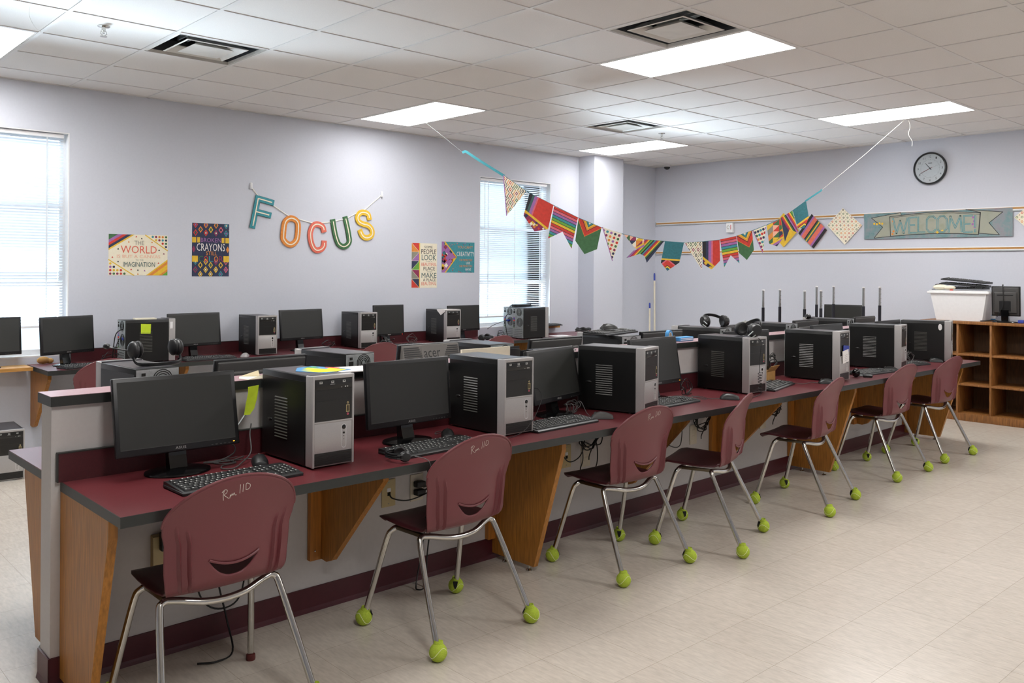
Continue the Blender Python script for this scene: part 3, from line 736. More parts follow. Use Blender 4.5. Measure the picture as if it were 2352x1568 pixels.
# ------------------------------------------------------------------ monitors
def monitor(label, loc, yaw, zb, tilt, w=.46, h=.278, style='', group='black monitors on the near counter', logo='ASUS', led=M_dark, base=None):
    """origin on the counter under the stand; screen faces -y; zb height of the panel's lower edge"""
    t = thing('computer_monitor', label, 'monitor', loc, yaw, group)
    M = Matrix.Translation((0, -.03, zb)) @ Matrix.Rotation(-tilt, 4, 'X')
    b = MB(); b.box(-w / 2, w / 2, 0, .022, 0, h, 0, .0045, 3, M)
    hs = b.build('housing', M_bezel, t)
    b = MB(); e = .0155; b.box(-w / 2 + e, w / 2 - e, -.0004, .002, .026, h - e, 0, 0, 2, M)
    b.build('screen', M_screen, hs)
    b = MB(); b.box(-w / 2 + e, w / 2 - e, -.0012, .001, .0245, .026, 0, 0, 2, M); b.build('trim_line', M_back, hs)
    V, F_ = text_geo(logo); b = MB()
    b.add([(-.019 + v[0] * .038, -.0008, .009 + v[1] * .009) for v in V], F_, 0, False, M); b.build('maker_mark', M_silver, hs)
    b = MB()
    for i in range(5): b.box(w / 2 - .11 + i * .016, w / 2 - .103 + i * .016, -.0012, .001, .007, .010, 0, 0, 2, M)
    b.build('button', M_back, hs)
    MB().box(w / 2 - .026, w / 2 - .021, -.0014, .001, .0105, .0135, 0, 0, 2, M).build('power_light', led, hs)
    b = MB()
    if style == 'acer':
        b.prism([(.022, .03), (.05, .06), (.062, h - .11), (.062, h - .085), (.030, h - .004), (.022, h - .004)], 'x', -w / 2 + .012, w / 2 - .012, 0, M)
        sl = math.atan2(.032, .081)
        M2 = M @ Matrix.Translation((0, .062, h - .085)) @ Matrix.Rotation(sl, 4, 'X') @ Matrix.Rotation(PI, 4, 'Z')
        for sx in (-1, 1):
            for i in range(7):
                a, c = sorted((sx * (.075 + .006 * i if sx > 0 else .06 + .004 * i), sx * (w / 2 - .02)))
                b.box(a, c, -.0022, .002, .008 + i * .0108, .013 + i * .0108, 1, 0, 2, M2)
        V, F_ = text_geo('acer'); b.add([(-.055 + v[0] * .11, -.0016, .02 + v[1] * .036) for v in V], F_, 1, False, M2)
        b.box(-.068, .068, -.0012, .001, .008, .078, 0, 0, 2, M2)
    else:
        b.box(-w / 2 + .01, w / 2 - .01, .02, .032, .008, h - .008, 0, .008, 3, M)
        b.box(-w * .40, w * .40, .03, .05, .03, h - .05, 0, .012, 3, M)
        b.box(-w * .28, w * .28, .048, .0515, h - .088, h - .078, 1, 0, 2, M)
        b.box(-.05, .05, .048, .0515, .05, .15, 1, 0, 2, M)
    b.build('back_cover', [M_acer if style == 'acer' else M_back, M_bezel], t)
    b = MB(); b.prism([(-.012, .012), (.030, .012), (.036, .06), (.04, zb + .06), (.012, zb + .06), (.004, .06)], 'x', -.032, .032, 0)
    b.build('neck', M_gloss, t)
    bw = base or .115
    MB().lathe([(bw, 0), (bw + .003, .003), (bw + .001, .008), (bw * .75, .014), (bw * .3, .017), (.01, .018)], 36, 0, None, 1, .78).build('base', M_gloss, t)
    return t
R_ = math.radians
ORL = mat('amber_led', '#ff9a2a', .4, emit=3.)
REDL = mat('red_led', '#ff2a1a', .4, emit=2.)
for x, y, z, ya, ti, w, h, l, led in [(1.239, 3.113, .791, -1., 12.2, .446, .278, 'nearest black monitor, left end of the near counter', ORL), (2.204, 3.03, .789, 3.4, 5, .458, .278, 'second black monitor of the near counter, blank screen', M_dark),
      (3.185, 3.10, .788, 12.4, 12, .45, .272, 'third monitor of the near counter, tilted back, pale reflection across its screen', M_dark), (4.023, 3.108, .796, 3.1, 10, .463, .277, 'fourth monitor of the near counter, between third and fourth towers', ORL),
      (5.045, 3.165, .797, -4.7, 2, .468, .270, 'fifth monitor of the near counter, behind the headphones tower', M_dark), (6.013, 3.075, .799, 1., 7.7, .468, .281, 'sixth monitor of the near counter, mostly hidden by noted tower', M_dark),
      (7.19, 3.155, .795, 2.1, 6, .478, .270, 'last monitor of the near counter, only its top edge showing', M_dark)]:
    p = rot2(0, .03, R_(ya)); monitor(l, (x + p[0], y + p[1], .7105), R_(ya), z - .7105, R_(ti), w, h, led=led)
for x, y, z, ya, ti, w, h, l, lg, led in [(1.994, 7.20, .792, 22, 4.1, .455, .288, 'monitor at the wall counter in front of the left window blind', 'ASUS', M_dark), (2.984, 7.20, .798, 5.3, 6, .469, .28, 'monitor at the wall counter right of the tower with the lime note', 'ASUS', M_dark),
      (3.995, 7.21, .801, 5.5, 5.5, .463, .282, 'monitor at the wall counter below the letter garland', 'ASUS', M_dark), (4.963, 7.215, .792, 3, 2.3, .376, .311, 'squarish grey framed monitor at the wall counter with a red lamp', 'acer', REDL),
      (5.972, 7.26, .798, 2.1, 2.4, .455, .278, 'monitor at the wall counter just left of the far window', 'ASUS', M_dark), (1.46, 7.315, .798, -1.2, 7.8, .47, .283, 'monitor on the sill at the left edge of the picture', 'ASUS', M_dark)]:
    p = rot2(0, .03, R_(ya)); monitor(l, (x + p[0], y + p[1], .7005), R_(ya), z - .7005, R_(ti), w, h, group='black monitors along the wall counter', logo=lg, led=led, base=.1)
for x, zt, ya, l, st in [(1.81, 1.056, 3, 'grey back of a monitor beyond the low wall, behind the nearest tower', ''), (2.745, 1.07, 2, 'large lettered monitor back with grooved vents beyond the low wall', 'acer'), (3.70, 1.055, 1, 'curved dark monitor back beyond the low wall, behind the tilted monitor', ''),
      (4.72, 1.056, 0, 'dark monitor back beyond the low wall, right of the keyboard topped tower', ''), (5.66, 1.062, 0, 'dark monitor back beyond the low wall, behind the headphones on the fourth tower', ''),
      (6.65, 1.065, 4, 'dark monitor back beyond the low wall with a small round webcam on it', ''), (7.70, 1.06, 3, 'last monitor back beyond the low wall, near the table legs', '')]:
    w, h = (.40, .30) if st else (.455, .272)
    monitor(l, (x, 3.655, .7105), PI + R_(ya), zt - .7105 - h * .985, R_(8), w, h, st, 'monitor backs beyond the low wall', 'acer' if st else 'ASUS')
# ------------------------------------------------------------------ keyboards, mice, headsets, cords
def kb_parts(t, w=.445, d=.165):
    b = MB(); b.prism([(-d / 2, .0), (d / 2, .0), (d / 2, .02), (d / 2 - .02, .021), (-d / 2 + .004, .011), (-d / 2, .008)], 'x', -w / 2 + .004, w / 2 - .004)
    b.box(-w / 2, w / 2, -d / 2 + .002, d / 2 - .002, .002, .0105, 0, .004, 2)
    b.build('body', M_kb, t)
    b = MB(); sl = math.atan2(.010, d - .024)
    M = Matrix.Translation((0, -d / 2 + .004, .011)) @ Matrix.Rotation(sl, 4, 'X')
    rows = [(.010, 15), (.031, 15), (.052, 15), (.073, 15), (.094, 15), (.122, 15)]
    def key(x0, x1, y0, y1):
        a = .0022
        b.add([(x0, y0, 0), (x1, y0, 0), (x1, y1, 0), (x0, y1, 0), (x0 + a, y0 + a, .006), (x1 - a, y0 + a, .006), (x1 - a, y1 - a * .5, .006), (x0 + a, y1 - a * .5, .006)], [(4, 5, 6, 7), (0, 1, 5, 4), (1, 2, 6, 5), (2, 3, 7, 6), (3, 0, 4, 7)], 0, False, M)
        xm, ym = x0 + (x1 - x0) * .35, y0 + (y1 - y0) * .62
        b.add([(xm - .0022, ym - .003, .0062), (xm + .0024, ym - .003, .0062), (xm + .0024, ym + .003, .0062), (xm - .0022, ym + .003, .0062)], [(0, 1, 2, 3)], 1, False, M)
    p = .0188; L0 = -w / 2 + .012
    for r, (y, n) in enumerate(rows):
        y1 = y + .0178
        if r == 0: xs = [(0, 1.3), (1.3, 2.6), (2.6, 3.9), (3.9, 10), (10, 11.3), (11.3, 12.6), (12.6, 13.8), (13.8, 15)]
        else:
            o = (0, 1.25, 1.75, 1.5, 1, 0)[r] if r < 5 else 0
            xs = ([(0, 2.2)] + [(2.2 + i, 3.2 + i) for i in range(10)] + [(12.2, 15)]) if r == 1 else ([(0, 1.8)] + [(1.8 + i, 2.8 + i) for i in range(11)] + [(12.8, 15)]) if r == 2 else ([(0, 1.5)] + [(1.5 + i, 2.5 + i) for i in range(12)] + [(13.5, 15)]) if r == 3 else [(i, i + 1) for i in range(13)] + [(13, 15)] if r == 4 else [(0, 1)] + [(2 + i + .5 * (i // 4), 3 + i + .5 * (i // 4)) for i in range(12)]
        for a, c in xs: key(L0 + a * p + .0006, L0 + c * p - .0006, y, y1)
        for i in range(3):
            if r in (2,) or (r == 1 and i != 1): continue
            key(L0 + (15.35 + i) * p, L0 + (16.35 + i) * p - .001, y, y1)
        if r < 5:
            for i in range(4): key(L0 + (18.6 + i) * p, L0 + (19.6 + i) * p - .001, y, y1)
    b.build('keys', [M_key, M_leg], t)
KB = thing('keyboard', 'black keyboard at the left end of the near counter, before the first monitor', 'keyboard', (1.335, 2.873, .7105), R_(1.5), 'black keyboards')
kb_parts(KB)
KL = [(2.19, 2.862, 3, 'black keyboard of the near counter with a headset lying against it'), (2.975, 2.915, 3, 'black keyboard of the near counter under the tilted monitor'),
      (3.92, 2.985, 2, 'black keyboard of the near counter left of the headphones tower'), (5.05, 2.99, 14, 'black keyboard of the near counter beside the brown cardboard box'),
      (6.31, 2.935, -3, 'black keyboard of the near counter behind the small round webcam'), (7.1, 3.0, -8, 'keyboard of the near counter before the last monitor, barely showing')]
for x, y, a, l in KL: dup(KB, l, (x, y, .7105), R_(a))
for x, y, a, l in [(2.10, 7.02, 9, 'keyboard at the wall counter in front of the window blind monitor'), (3.0, 6.995, 3, 'keyboard at the wall counter beside the small grey mouse'), (4.05, 6.985, 3, 'keyboard at the wall counter below the letter garland monitor'),
                   (5.0, 6.99, 2, 'keyboard at the wall counter below the squarish monitor')]:
    dup(KB, l, (x, y, .7005), R_(a), 'black keyboards on the wall counter')
o = dup(KB, 'keyboard lying across a tower top beyond the low wall, a mouse on it', (4.23, 3.66, 1.0535), R_(13)); o['group'] = 'keyboards off the counters'
o = dup(KB, 'black keyboard on the right sill by the far window', (7.33, 7.385, .7955), R_(2)); o['group'] = 'keyboards off the counters'

def mouse_parts(t, cord, m=M_kb):
    b = MB(); n = 16; prof = [(0, 1), (.25, 1.02), (.5, .98), (.75, .8), (.93, .45), (1, 0)]
    V = []; F_ = []
    rows = [(-.056, .018, .006), (-.052, .025, .017), (-.035, .030, .026), (-.01, .0295, .033), (.015, .0285, .034), (.04, .028, .024), (.052, .024, .014), (.057, .016, .006)]
    for y, hw, h in rows:
        for i in range(9):
            a = PI * i / 8; V.append((-hw * math.cos(a), y, h * math.sin(a) ** .7 + .001))
    for r in range(len(rows) - 1):
        for i in range(8): F_.append([r * 9 + i, r * 9 + i + 1, (r + 1) * 9 + i + 1, (r + 1) * 9 + i][::-1])
    F_.append([i for i in range(9)]); F_.append([7 * 9 + i for i in range(9)][::-1])
    b.add(V, F_, 0, True)
    b.build('shell', m, t)
    MB().lathe([(.004, -.0035), (.0085, -.0025), (.0085, .0025), (.004, .0035)], 12, 0, Matrix.Translation((0, .034, .0245)) @ Matrix.Rotation(PI / 2, 4, 'Y')).build('scroll_wheel', M_back, t)
    MB().tube([(0, .056, .008), (0, .049, .0215), (0, .038, .0285), (0, .012, .0352)], .0009, 5).build('button_gap', M_gloss, t)
    if cord: MB().tube(smooth([(p[0], p[1], p[2] if len(p) > 2 else .003) for p in cord], 6), .0018, 6).build('cord', M_cord, t)
def mouse(label, x, y, z, a, cord=None, m=M_kb, group='mice on the near counter'):
    t = thing('computer_mouse', label, 'mouse', (x, y, z), R_(a), group); mouse_parts(t, cord, m); return t
ZC = .7105
mouse('black mouse at the near counter between the first keyboard and the first tower', 1.525, 3.075, ZC, -20, [(0, .057), (-.03, .085), (-.12, .075), (-.15, .09), (-.165, .06), (-.13, .03), (-.09, .045), (-.12, .1), (-.07, .14)])
mouse('black mouse behind the second keyboard of the near counter', 2.40, 3.03, ZC, -35, [(0, .057), (.01, .09), (-.02, .12), (-.05, .09), (-.05, .05), (-.02, .09), (.02, .13)])
mouse('dark grey mouse at the right end of the third keyboard, near counter', 3.292, 2.905, ZC, 48, [(0, .057, .006), (-.01, .08, .03), (.0, .11, .085), (.02, .135, .06), (.05, .15, .004), (.06, .14, .05), (.08, .155, .06), (.11, .15, .003)], M_back)
mouse('black mouse at the foot of the fourth tower, near counter', 4.36, 2.86, ZC, 35, [(0, .057), (-.02, .12), (.05, .16), (.02, .22), (-.06, .2), (-.05, .13), (.03, .2), (.1, .22)])
mouse('black mouse in front of the fifth tower, near counter', 5.49, 2.845, ZC, 40, [(0, .057), (.02, .1), (-.06, .16), (-.02, .22), (.06, .24)])
mouse('black mouse in front of the sixth tower, near counter', 6.60, 2.91, ZC, 35, [(0, .057), (-.03, .12), (.02, .2)])
mouse('black mouse in front of the last tower, near counter', 7.56, 2.95, ZC, 30, [(0, .057), (.03, .09), (-.04, .16), (-.09, .12), (-.05, .2), (.02, .22)])
mouse('small grey mouse at the wall counter left of a silver fronted tower', 3.33, 7.0, .7005, -40, [(0, .057), (-.02, .12), (.03, .2)], M_silver, 'mice on the wall counter')
mouse('black mouse lying on the keyboard on top of a far side tower', 4.21, 3.665, 1.0835, 70, None, M_kb, 'mice off the counters')
# small webcam: ball head and clip
t = thing('webcam', 'small glossy round webcam with clip lying before the sixth tower', 'webcam', (5.99, 2.885, ZC), .4)
MB().ball((0, 0, .031), (.028, .028, .031), 0, 18, 12).lathe([(.011, 0), (.011, .003), (.006, .003)], 14, 1, Matrix.Translation((-.012, -.025, .034)) @ Matrix.Rotation(PI / 2, 4, 'X')).build('head', [M_gloss, M_back], t)
b = MB(); b.box(.0, .028, -.11, -.045, .002, .02, 0, .005, 2); b.tube([(.014, -.05, .012), (.01, -.03, .012), (.003, -.015, .012)], .006, 8); b.build('clip', M_bezel, t)
t = thing('webcam', 'round webcam perched on the far side monitor back before the upturned desks', 'webcam', (6.70, 3.645, 1.0665), 0)
MB().ball((0, 0, .022), (.03, .026, .022), 0, 16, 10).tube([(.03 * math.cos(a), 0, .012 + .022 * abs(math.sin(a))) for a in [PI * i / 10 for i in range(11)]], .004, 6, 1).build('head', [M_gloss, M_silver], t)

def headset(label, loc, rz, group='headsets', tilt=0., flat=False, boom=True, cups='round', band_r=.085, cs=1.):
    """band stands over the cups; flat lays it on its side"""
    t = thing('headset', label, 'headset', loc, rz, group)
    M = (Matrix.Translation((0, 0, .039 * cs)) @ Matrix.Rotation(PI / 2 - .06, 4, 'X')) if flat else Matrix.Translation((0, 0, .04 * cs)) @ Matrix.Rotation(tilt, 4, 'X')
    P = [(band_r * math.cos(a), 0, band_r * 1.05 * math.sin(a)) for a in [PI * i / 20 for i in range(21)]]
    b = MB()
    for dy in (-.007, 0, .007): b.tube([(x, y + dy, z) for x, y, z in P], .0042, 6, 0, False, M)
    b.build('headband', M_bezel, t)
    for s in (-1, 1):
        b = MB(); Mc = M @ Matrix.Translation((s * band_r, 0, -.006)) @ Matrix.Rotation(s * PI / 2, 4, 'Y') @ Matrix.Scale(cs, 4)
        b.lathe([(.018, .016), (.030, .014), (.036, .004), (.036, -.006), (.034, -.018), (.024, -.022), (.014, -.018)], 20, 0, Mc, 1.0, .9)
        o = b.build('ear_cup', M_kb, t)
        MB().tube([(.030 * math.cos(a), .027 * math.sin(a), -.015) for a in [2 * PI * i / 20 for i in range(20)]], .0085, 8, 0, True, Mc).build('ear_pad', M_blackcord, o)
        MB().tube([(-.02, .012, .017), (-.055, .01, .012)], .0028, 6, 0, False, Mc).tube([(-.02, -.012, .017), (-.055, -.01, .012)], .0028, 6, 0, False, Mc).build('yoke', M_galv if cups == 'wire' else M_back, o)
    if boom:
        P = smooth([(band_r + .012, .0, -.01), (band_r + .02, -.04, -.012), (band_r + .005, -.085, -.02), (band_r - .035, -.11, -.02)], 5)
        b = MB().tube(P, .003, 6, 0, False, M); b.ball(tuple(P[-1]), (.009, .009, .008), 0, 10, 8, M); b.build('microphone_boom', M_bezel, t)
    return t
headset('thin black headset lying flat in front of the second keyboard', (1.965, 2.775, ZC), R_(-112), flat=True, boom=False, band_r=.055, cs=.6)
headset('big headphones lying on the fourth tower of the near counter', (4.72, 2.965, 1.0535), R_(64), 'headphones on tower tops', .9, boom=False, cups='wire', cs=1.2)
headset('big folded headphones on a far side tower before the broom handles', (5.33, 3.63, 1.0535), R_(-25), 'headphones on tower tops', -1.12, boom=False, cups='wire', cs=1.2)
# headset lying upside down with its foam cups in the air
t = thing('headset', 'black headset upside down on the leftmost far side tower, foam cups raised', 'headset', (1.35, 3.66, 1.0535), R_(10), 'headsets')
P = smooth([(-.105, 0, .05), (-.10, -.03, .008), (-.05, -.09, .006), (.02, -.09, .006), (.085, -.04, .008), (.10, 0, .05)], 6)
b = MB()
for dz in (0, .006): b.tube([(p.x, p.y, p.z + dz) for p in P], .005, 6)
b.build('headband', M_bezel, t)
for s in (-1, 1):
    o = MB().ball((s * .097, .004, .062), (.021, .036, .037), 0, 16, 12).build('ear_cup', M_kb, t)
    MB().ball((s * .078, .004, .064), (.014, .034, .036), 0, 14, 10).build('ear_pad', M_blackcord, o)
P = smooth([(-.11, .01, .06), (-.15, .05, .07), (-.155, .10, .075)], 5); MB().tube(P, .003, 6).ball((-.155, .11, .076), (.012, .022, .012), 0, 10, 8).build('microphone_boom', M_bezel, t)
headset('boom headset hanging beside the tower left of the squarish monitor', (4.775, 7.0, .7005), R_(80), 'headsets', -.5)
headset('pale framed headphones lying before the monitor left of the far window', (6.06, 7.02, .7005), R_(25), 'headsets', flat=True, boom=False, cups='wire')

def cord(label, pts, r=.0025, m=M_cord, group=None, k=6, name='cord', cat='cable'):
    return tag(MB().tube(smooth(pts, k), r, 6).build(name, m), label, cat, group)
def loops(c, r, n, ax, ay, jit=.012, seed=1):
    rd = random.Random(seed); P = []
    for i in range(n * 8):
        a = 2 * PI * i / 8; rr = r * (1 + rd.uniform(-.3, .3))
        d = Vector(ax) * math.cos(a) * rr + Vector(ay) * math.sin(a) * rr * .7
        P.append(Vector(c) + d + Vector((rd.uniform(-jit, jit), rd.uniform(-jit, jit) * .4, rd.uniform(-jit, jit))))
    return P
# cords behind the monitors
cord('grey cords tangled behind the first keyboard of the near counter', [(1.38, 3.22, .715), (1.40, 3.17, .715), (1.43, 3.19, .72), (1.46, 3.14, .714), (1.40, 3.12, .714), (1.375, 3.07, .714), (1.41, 3.05, .714), (1.46, 3.09, .72), (1.53, 3.16, .74), (1.55, 3.21, .80), (1.56, 3.22, .84)], .0026)
cord('grey video cord curving down beside the first tower of the near counter', [(1.42, 3.16, .79), (1.47, 3.18, .77), (1.475, 3.19, .74), (1.43, 3.2, .718), (1.36, 3.2, .716), (1.45, 3.17, .716), (1.52, 3.2, .718)], .003)
cord('pale cord with a lime note stuck to it, between first monitor and tower', [(1.39, 3.14, .79), (1.46, 3.15, .84), (1.50, 3.155, .885), (1.515, 3.155, .90)], .0035, M_galv)
cord('thin black loop of cord on the ledge behind the first monitor', [(1.455, 3.235, .82), (1.455, 3.235, .835), (1.475, 3.235, .845), (1.49, 3.235, .835), (1.495, 3.235, .818)], .0025, M_blackcord)
cord('black cords beside the third monitor of the near counter', loops((3.30, 3.12, .745), .06, 3, (1, .2, 0), (0, .3, .6), .015, 3), .0026, M_cord)
cord('black cords beside the fourth monitor of the near counter', loops((4.30, 3.13, .76), .06, 3, (1, .2, 0), (0, .3, .8), .02, 4), .0026, M_blackcord)
cord('black cords sprouting beside the brown cardboard box', loops((5.365, 3.2, .83), .06, 4, (1, .1, .3), (0, .2, 1), .03, 5), .003, M_blackcord)
cord('grey looped cord behind the last mouse of the near counter', loops((7.42, 3.1, .75), .09, 3, (1, .2, 0), (0, .3, .5), .015, 6), .003, M_cord)
cord('earphone lead plugged into the second tower, trailing over the counter', [(2.757, 2.845, .915), (2.765, 2.825, .91), (2.76, 2.80, .87), (2.68, 2.78, .78), (2.59, 2.77, .735), (2.52, 2.82, .7135), (2.46, 2.88, .7135), (2.42, 2.99, .7135)], .0016, M_blackcord)
cord('headset lead hanging over the counter edge beside the second chair', [(2.0, 2.73, .728), (2.02, 2.69, .722), (2.03, 2.668, .70), (2.045, 2.665, .60), (2.06, 2.70, .52), (2.09, 2.78, .462), (2.16, 2.85, .437), (2.22, 2.86, .437)], .0017, M_cord)
cord('coiled black lead down the front of the fourth tower', [(4.70, 2.895, 1.055), (4.695, 2.86, 1.03), (4.675, 2.855, .93), (4.66, 2.85, .85)] + [(4.655 + .012 * math.cos(i * PI / 2), 2.842 + .012 * math.sin(i * PI / 2), .845 - i * .0042) for i in range(28)] + [(4.63, 2.83, .715), (4.50, 2.80, .714)], .0019, M_blackcord, None, 3)
for i, (x, y) in enumerate([(2.28, 7.15), (3.55, 7.3), (4.3, 7.25), (5.3, 7.3), (6.35, 7.1)]):
    cord('tangled dark cords on the wall counter ' + ['left of the tower with the lime note', 'right of the plain fronted tower', 'left of the boom headset tower', 'right of the squarish monitor', 'before the towers at the far window'][i], loops((x, y, .745), .06, 3, (1, .2, 0), (0, .3, .6), .02, 20 + i), .0026, M_blackcord if i % 2 == 0 else M_cord)
b = MB(); b.tube(smooth([(2.375, 7.09, .97), (2.33, 7.08, .965), (2.30, 7.1, .92), (2.29, 7.12, .78), (2.3, 7.15, .715)], 6), .004, 8); b.box(2.345, 2.3835, 7.065, 7.10, .885, .905, 1, .003); b.tube(smooth([(2.345, 7.08, .895), (2.32, 7.08, .89), (2.30, 7.1, .80), (2.33, 7.14, .715)], 6), .003, 8)
tag(b.build('video_cord', [M_blackcord, M_blue]), 'power and blue plugged video cords at the back of the lime note tower', 'cable')
b = MB(); b.tube(smooth([(6.595, 7.22, .96), (6.56, 7.22, .96), (6.53, 7.22, .9), (6.54, 7.2, .75), (6.56, 7.2, .715)], 6), .004, 8); b.box(6.56, 6.598, 7.205, 7.24, .885, .905, 1, .003); b.tube(smooth([(6.56, 7.22, .895), (6.5, 7.24, .88), (6.42, 7.3, .84), (6.36, 7.33, .80)], 6), .003, 8)
tag(b.build('video_cord', [M_blackcord, M_blue]), 'cords plugged into the rear tower at the far window', 'cable')

# ------------------------------------------------------------------ loose papers and small things on the counters
def sheet(name, label, cat, pts, m, th=.0012, group=None, wav=0.):
    b = MB(); n = len(pts)
    b.add([(p[0], p[1], p[2]) for p in pts] + [(p[0], p[1], p[2] + th) for p in pts], [list(range(n))[::-1], list(range(n, 2 * n))] + [[i, (i + 1) % n, n + (i + 1) % n, n + i] for i in range(n)])
    return tag(b.build(name, m), label, cat, group)
zt = .7105 + TH + .0008
b = MB(); b.prism([(1.72, 2.93), (1.86, 2.97), (1.86, 3.03), (1.80, 3.17), (1.72, 3.15), (1.66, 3.05)], 'z', zt, zt + .0012, 0)
b.prism([(1.71, 2.96), (1.78, 2.945), (1.85, 2.985), (1.82, 3.07), (1.79, 3.04), (1.75, 3.12), (1.71, 3.09), (1.73, 3.04), (1.68, 3.05)], 'z', zt + .0012, zt + .0016, 1); b.prism([(1.81, 3.09), (1.84, 3.03), (1.855, 3.045), (1.83, 3.11)], 'z', zt + .0012, zt + .0017, 2); b.prism([(1.74, 3.13), (1.79, 3.10), (1.80, 3.15)], 'z', zt + .0012, zt + .0017, 3)
tag(b.build('paper_drawing', [M_sky, M_yell, M_red, M_lime]), 'yellow, blue and red paper cutting on the nearest tower', 'paper')
sheet('paper_sheet', 'white sheet on the low wall ledge between first tower and second monitor', 'paper', [(1.90, 3.22, 1.0095), (2.16, 3.20, 1.0095), (2.20, 3.36, 1.0095), (2.05, 3.40, 1.0095), (1.88, 3.37, 1.0095)], M_paper, .004)
b = MB(); b.add([(1.56, 3.25, 1.0095), (1.66, 3.26, 1.0095), (1.65, 3.33, 1.0095), (1.55, 3.31, 1.0095), (1.57, 3.35, 1.012), (1.64, 3.325, 1.035), (1.66, 3.27, 1.03)], [(0, 1, 2, 3), (0, 1, 6), (3, 2, 5, 4)])
tag(b.build('sticky_note', M_cream, solid=.001), 'folded pale yellow note on the ledge behind the first monitor', 'paper')
b = MB(); b.add([(1.512, 3.150, .995), (1.555, 3.147, 1.0), (1.548, 3.146, .95), (1.535, 3.145, .91), (1.518, 3.146, .888), (1.497, 3.151, .888), (1.503, 3.15, .93), (1.512, 3.15, .97)], [list(range(8))])
tag(b.build('sticky_note', M_note, solid=.001), 'lime note hanging on a cord beside the first tower', 'paper')
tag(Card([(0, 0), (.075, -.004), (.078, .072), (.0, .076)]).mb.build('sticky_note', M_note, None, (2.47, 7.0268, .935)), 'lime square note on the side of a wall counter tower', 'paper')
b = MB().box(0, .022, 0, .002, 0, .055, 0, .0008); tag(b.build('sticker', M_white, None, (2.70, 7.0265, .965)), 'white sticker strip on the lime note tower', 'sticker')
sheet('paper_sheet', 'cream paper lying on top of the lime note tower', 'paper', [(2.44, 7.06, .7005 + TH + .001), (2.60, 7.05, .7005 + TH + .001), (2.62, 7.17, .7005 + TH + .001), (2.46, 7.18, .7005 + TH + .001)], M_cream, .008)
T4 = towers['b4']; a = T4.rotation_euler[2]; L4 = T4.location
Mb = Matrix.Translation(L4) @ Matrix.Rotation(a, 4, 'Z')
b = MB(); b.add([(.088, -.19, TH + .006), (-.095, -.185, TH + .006), (-.094, -.1, TH + .006), (-.092, -.02, TH + .004), (.05, -.05, TH + .004), (-.096, -.182, TH - .012), (-.096, -.10, TH - .055), (-.095, -.03, TH - .01)], [(0, 1, 2, 3, 4), (1, 5, 6, 2), (2, 6, 7, 3)], 0, False, Mb)
tag(b.build('paper_sheet', M_paper, solid=.001), 'white sheet draped over the top of a wall counter tower', 'paper')
# notes on the fifth tower
T5 = towers['T5']; Mb = Matrix.Translation(T5.location) @ Matrix.Rotation(T5.rotation_euler[2], 4, 'Z'); yf = -TD / 2 - .0032
b = MB().box(-.055, .05, yf - .001, yf, .205, .245, 0, 0, 2, Mb @ Matrix.Rotation(.08, 4, 'Y')); tag(b.build('sticky_note', M_blue), 'blue note on the front of the fifth tower of the near row', 'paper')
b = MB().box(-.055, .052, yf - .003, yf - .0012, .128, .213, 0, 0, 2, Mb @ Matrix.Rotation(-.10, 4, 'Y') @ Matrix.Translation((.02, 0, 0)))
for i in range(4): b.box(-.03 + .004 * i, .03, yf - .0034, yf - .003, .142 + i * .012, .1445 + i * .012, 1, 0, 2, Mb @ Matrix.Rotation(-.10, 4, 'Y') @ Matrix.Translation((.02, 0, 0)))
tag(b.build('sticky_note', [M_paper, M_silver]), 'white written note under a blue one on the fifth tower', 'paper')
T7 = towers['T7']; Mb = Matrix.Translation(T7.location) @ Matrix.Rotation(T7.rotation_euler[2], 4, 'Z')
b = MB().lathe([(.02, 0), (.02, .001), (.0185, .0014)], 20, 0, Mb @ Matrix.Translation((-TW / 2 - .0013, -TD / 2 + .085, .292)) @ Matrix.Rotation(-PI / 2, 4, 'Y'), 1.35, .75); tag(b.build('sticker', M_white), 'white oval sticker on the last tower', 'sticker')
# ledge of the low wall: tray, paper stack, tape, blue packet, binder
LZ = 1.0095
p = rw(1.86, .06)
b = MB(); b.prism([(2.70, 3.30), (3.02, 3.30), (3.02, 3.312), (2.70, 3.312)], 'z', LZ, LZ + .052); tag(b.build('paper_card', M_cream), 'cream card standing on the ledge before the large lettered monitor back', 'paper')
t = thing('desk_tray', 'black open tray on the ledge behind the second tower', 'tray', (3.17, 3.345, LZ), .1)
b = MB(); b.box(-.12, .12, -.07, .07, 0, .004); b.box(-.12, -.116, -.07, .07, .004, .038); b.box(-.116, .03, .066, .07, .004, .038); b.box(-.116, -.02, -.07, -.066, .004, .03); b.build('shell', M_bezel, t)
b = MB(); b.box(-.13, .15, -.06, .06, 0, .004, 1); b.box(-.12, .16, -.055, .065, .004, .008, 0); b.box(-.14, .14, -.065, .05, .008, .012, 1); b.box(-.11, .15, -.05, .06, .012, .015, 0)
tag(b.build('paper_stack', [M_bezel, M_paper], None, (3.36, 3.36, LZ + .0001 + 0), -.04), 'stack of papers and dark folders on the ledge beside the black tray', 'paper')
t = thing('tape_roll', 'blue tape roll standing on the ledge behind the fourth monitor', 'tape', (4.45, 3.37, LZ + .037), .25)
MB().lathe([(.037, -.011), (.037, .011), (.024, .011), (.024, -.011), (.037, -.011)], 24, 0, Matrix.Rotation(PI / 2, 4, 'X')).build('roll', M_sky, t); MB().lathe([(.023, -.011), (.023, .011), (.019, .011), (.019, -.011), (.023, -.011)], 20, 0, Matrix.Rotation(PI / 2, 4, 'X')).build('core', M_tin, t)
b = MB(); b.box(0, .15, -.03, .03, 0, .026, 0, .004); 
for i in range(2): b.box(.01, .14, -.0305, -.0295, .006 + i * .009, .010 + i * .009, 1)
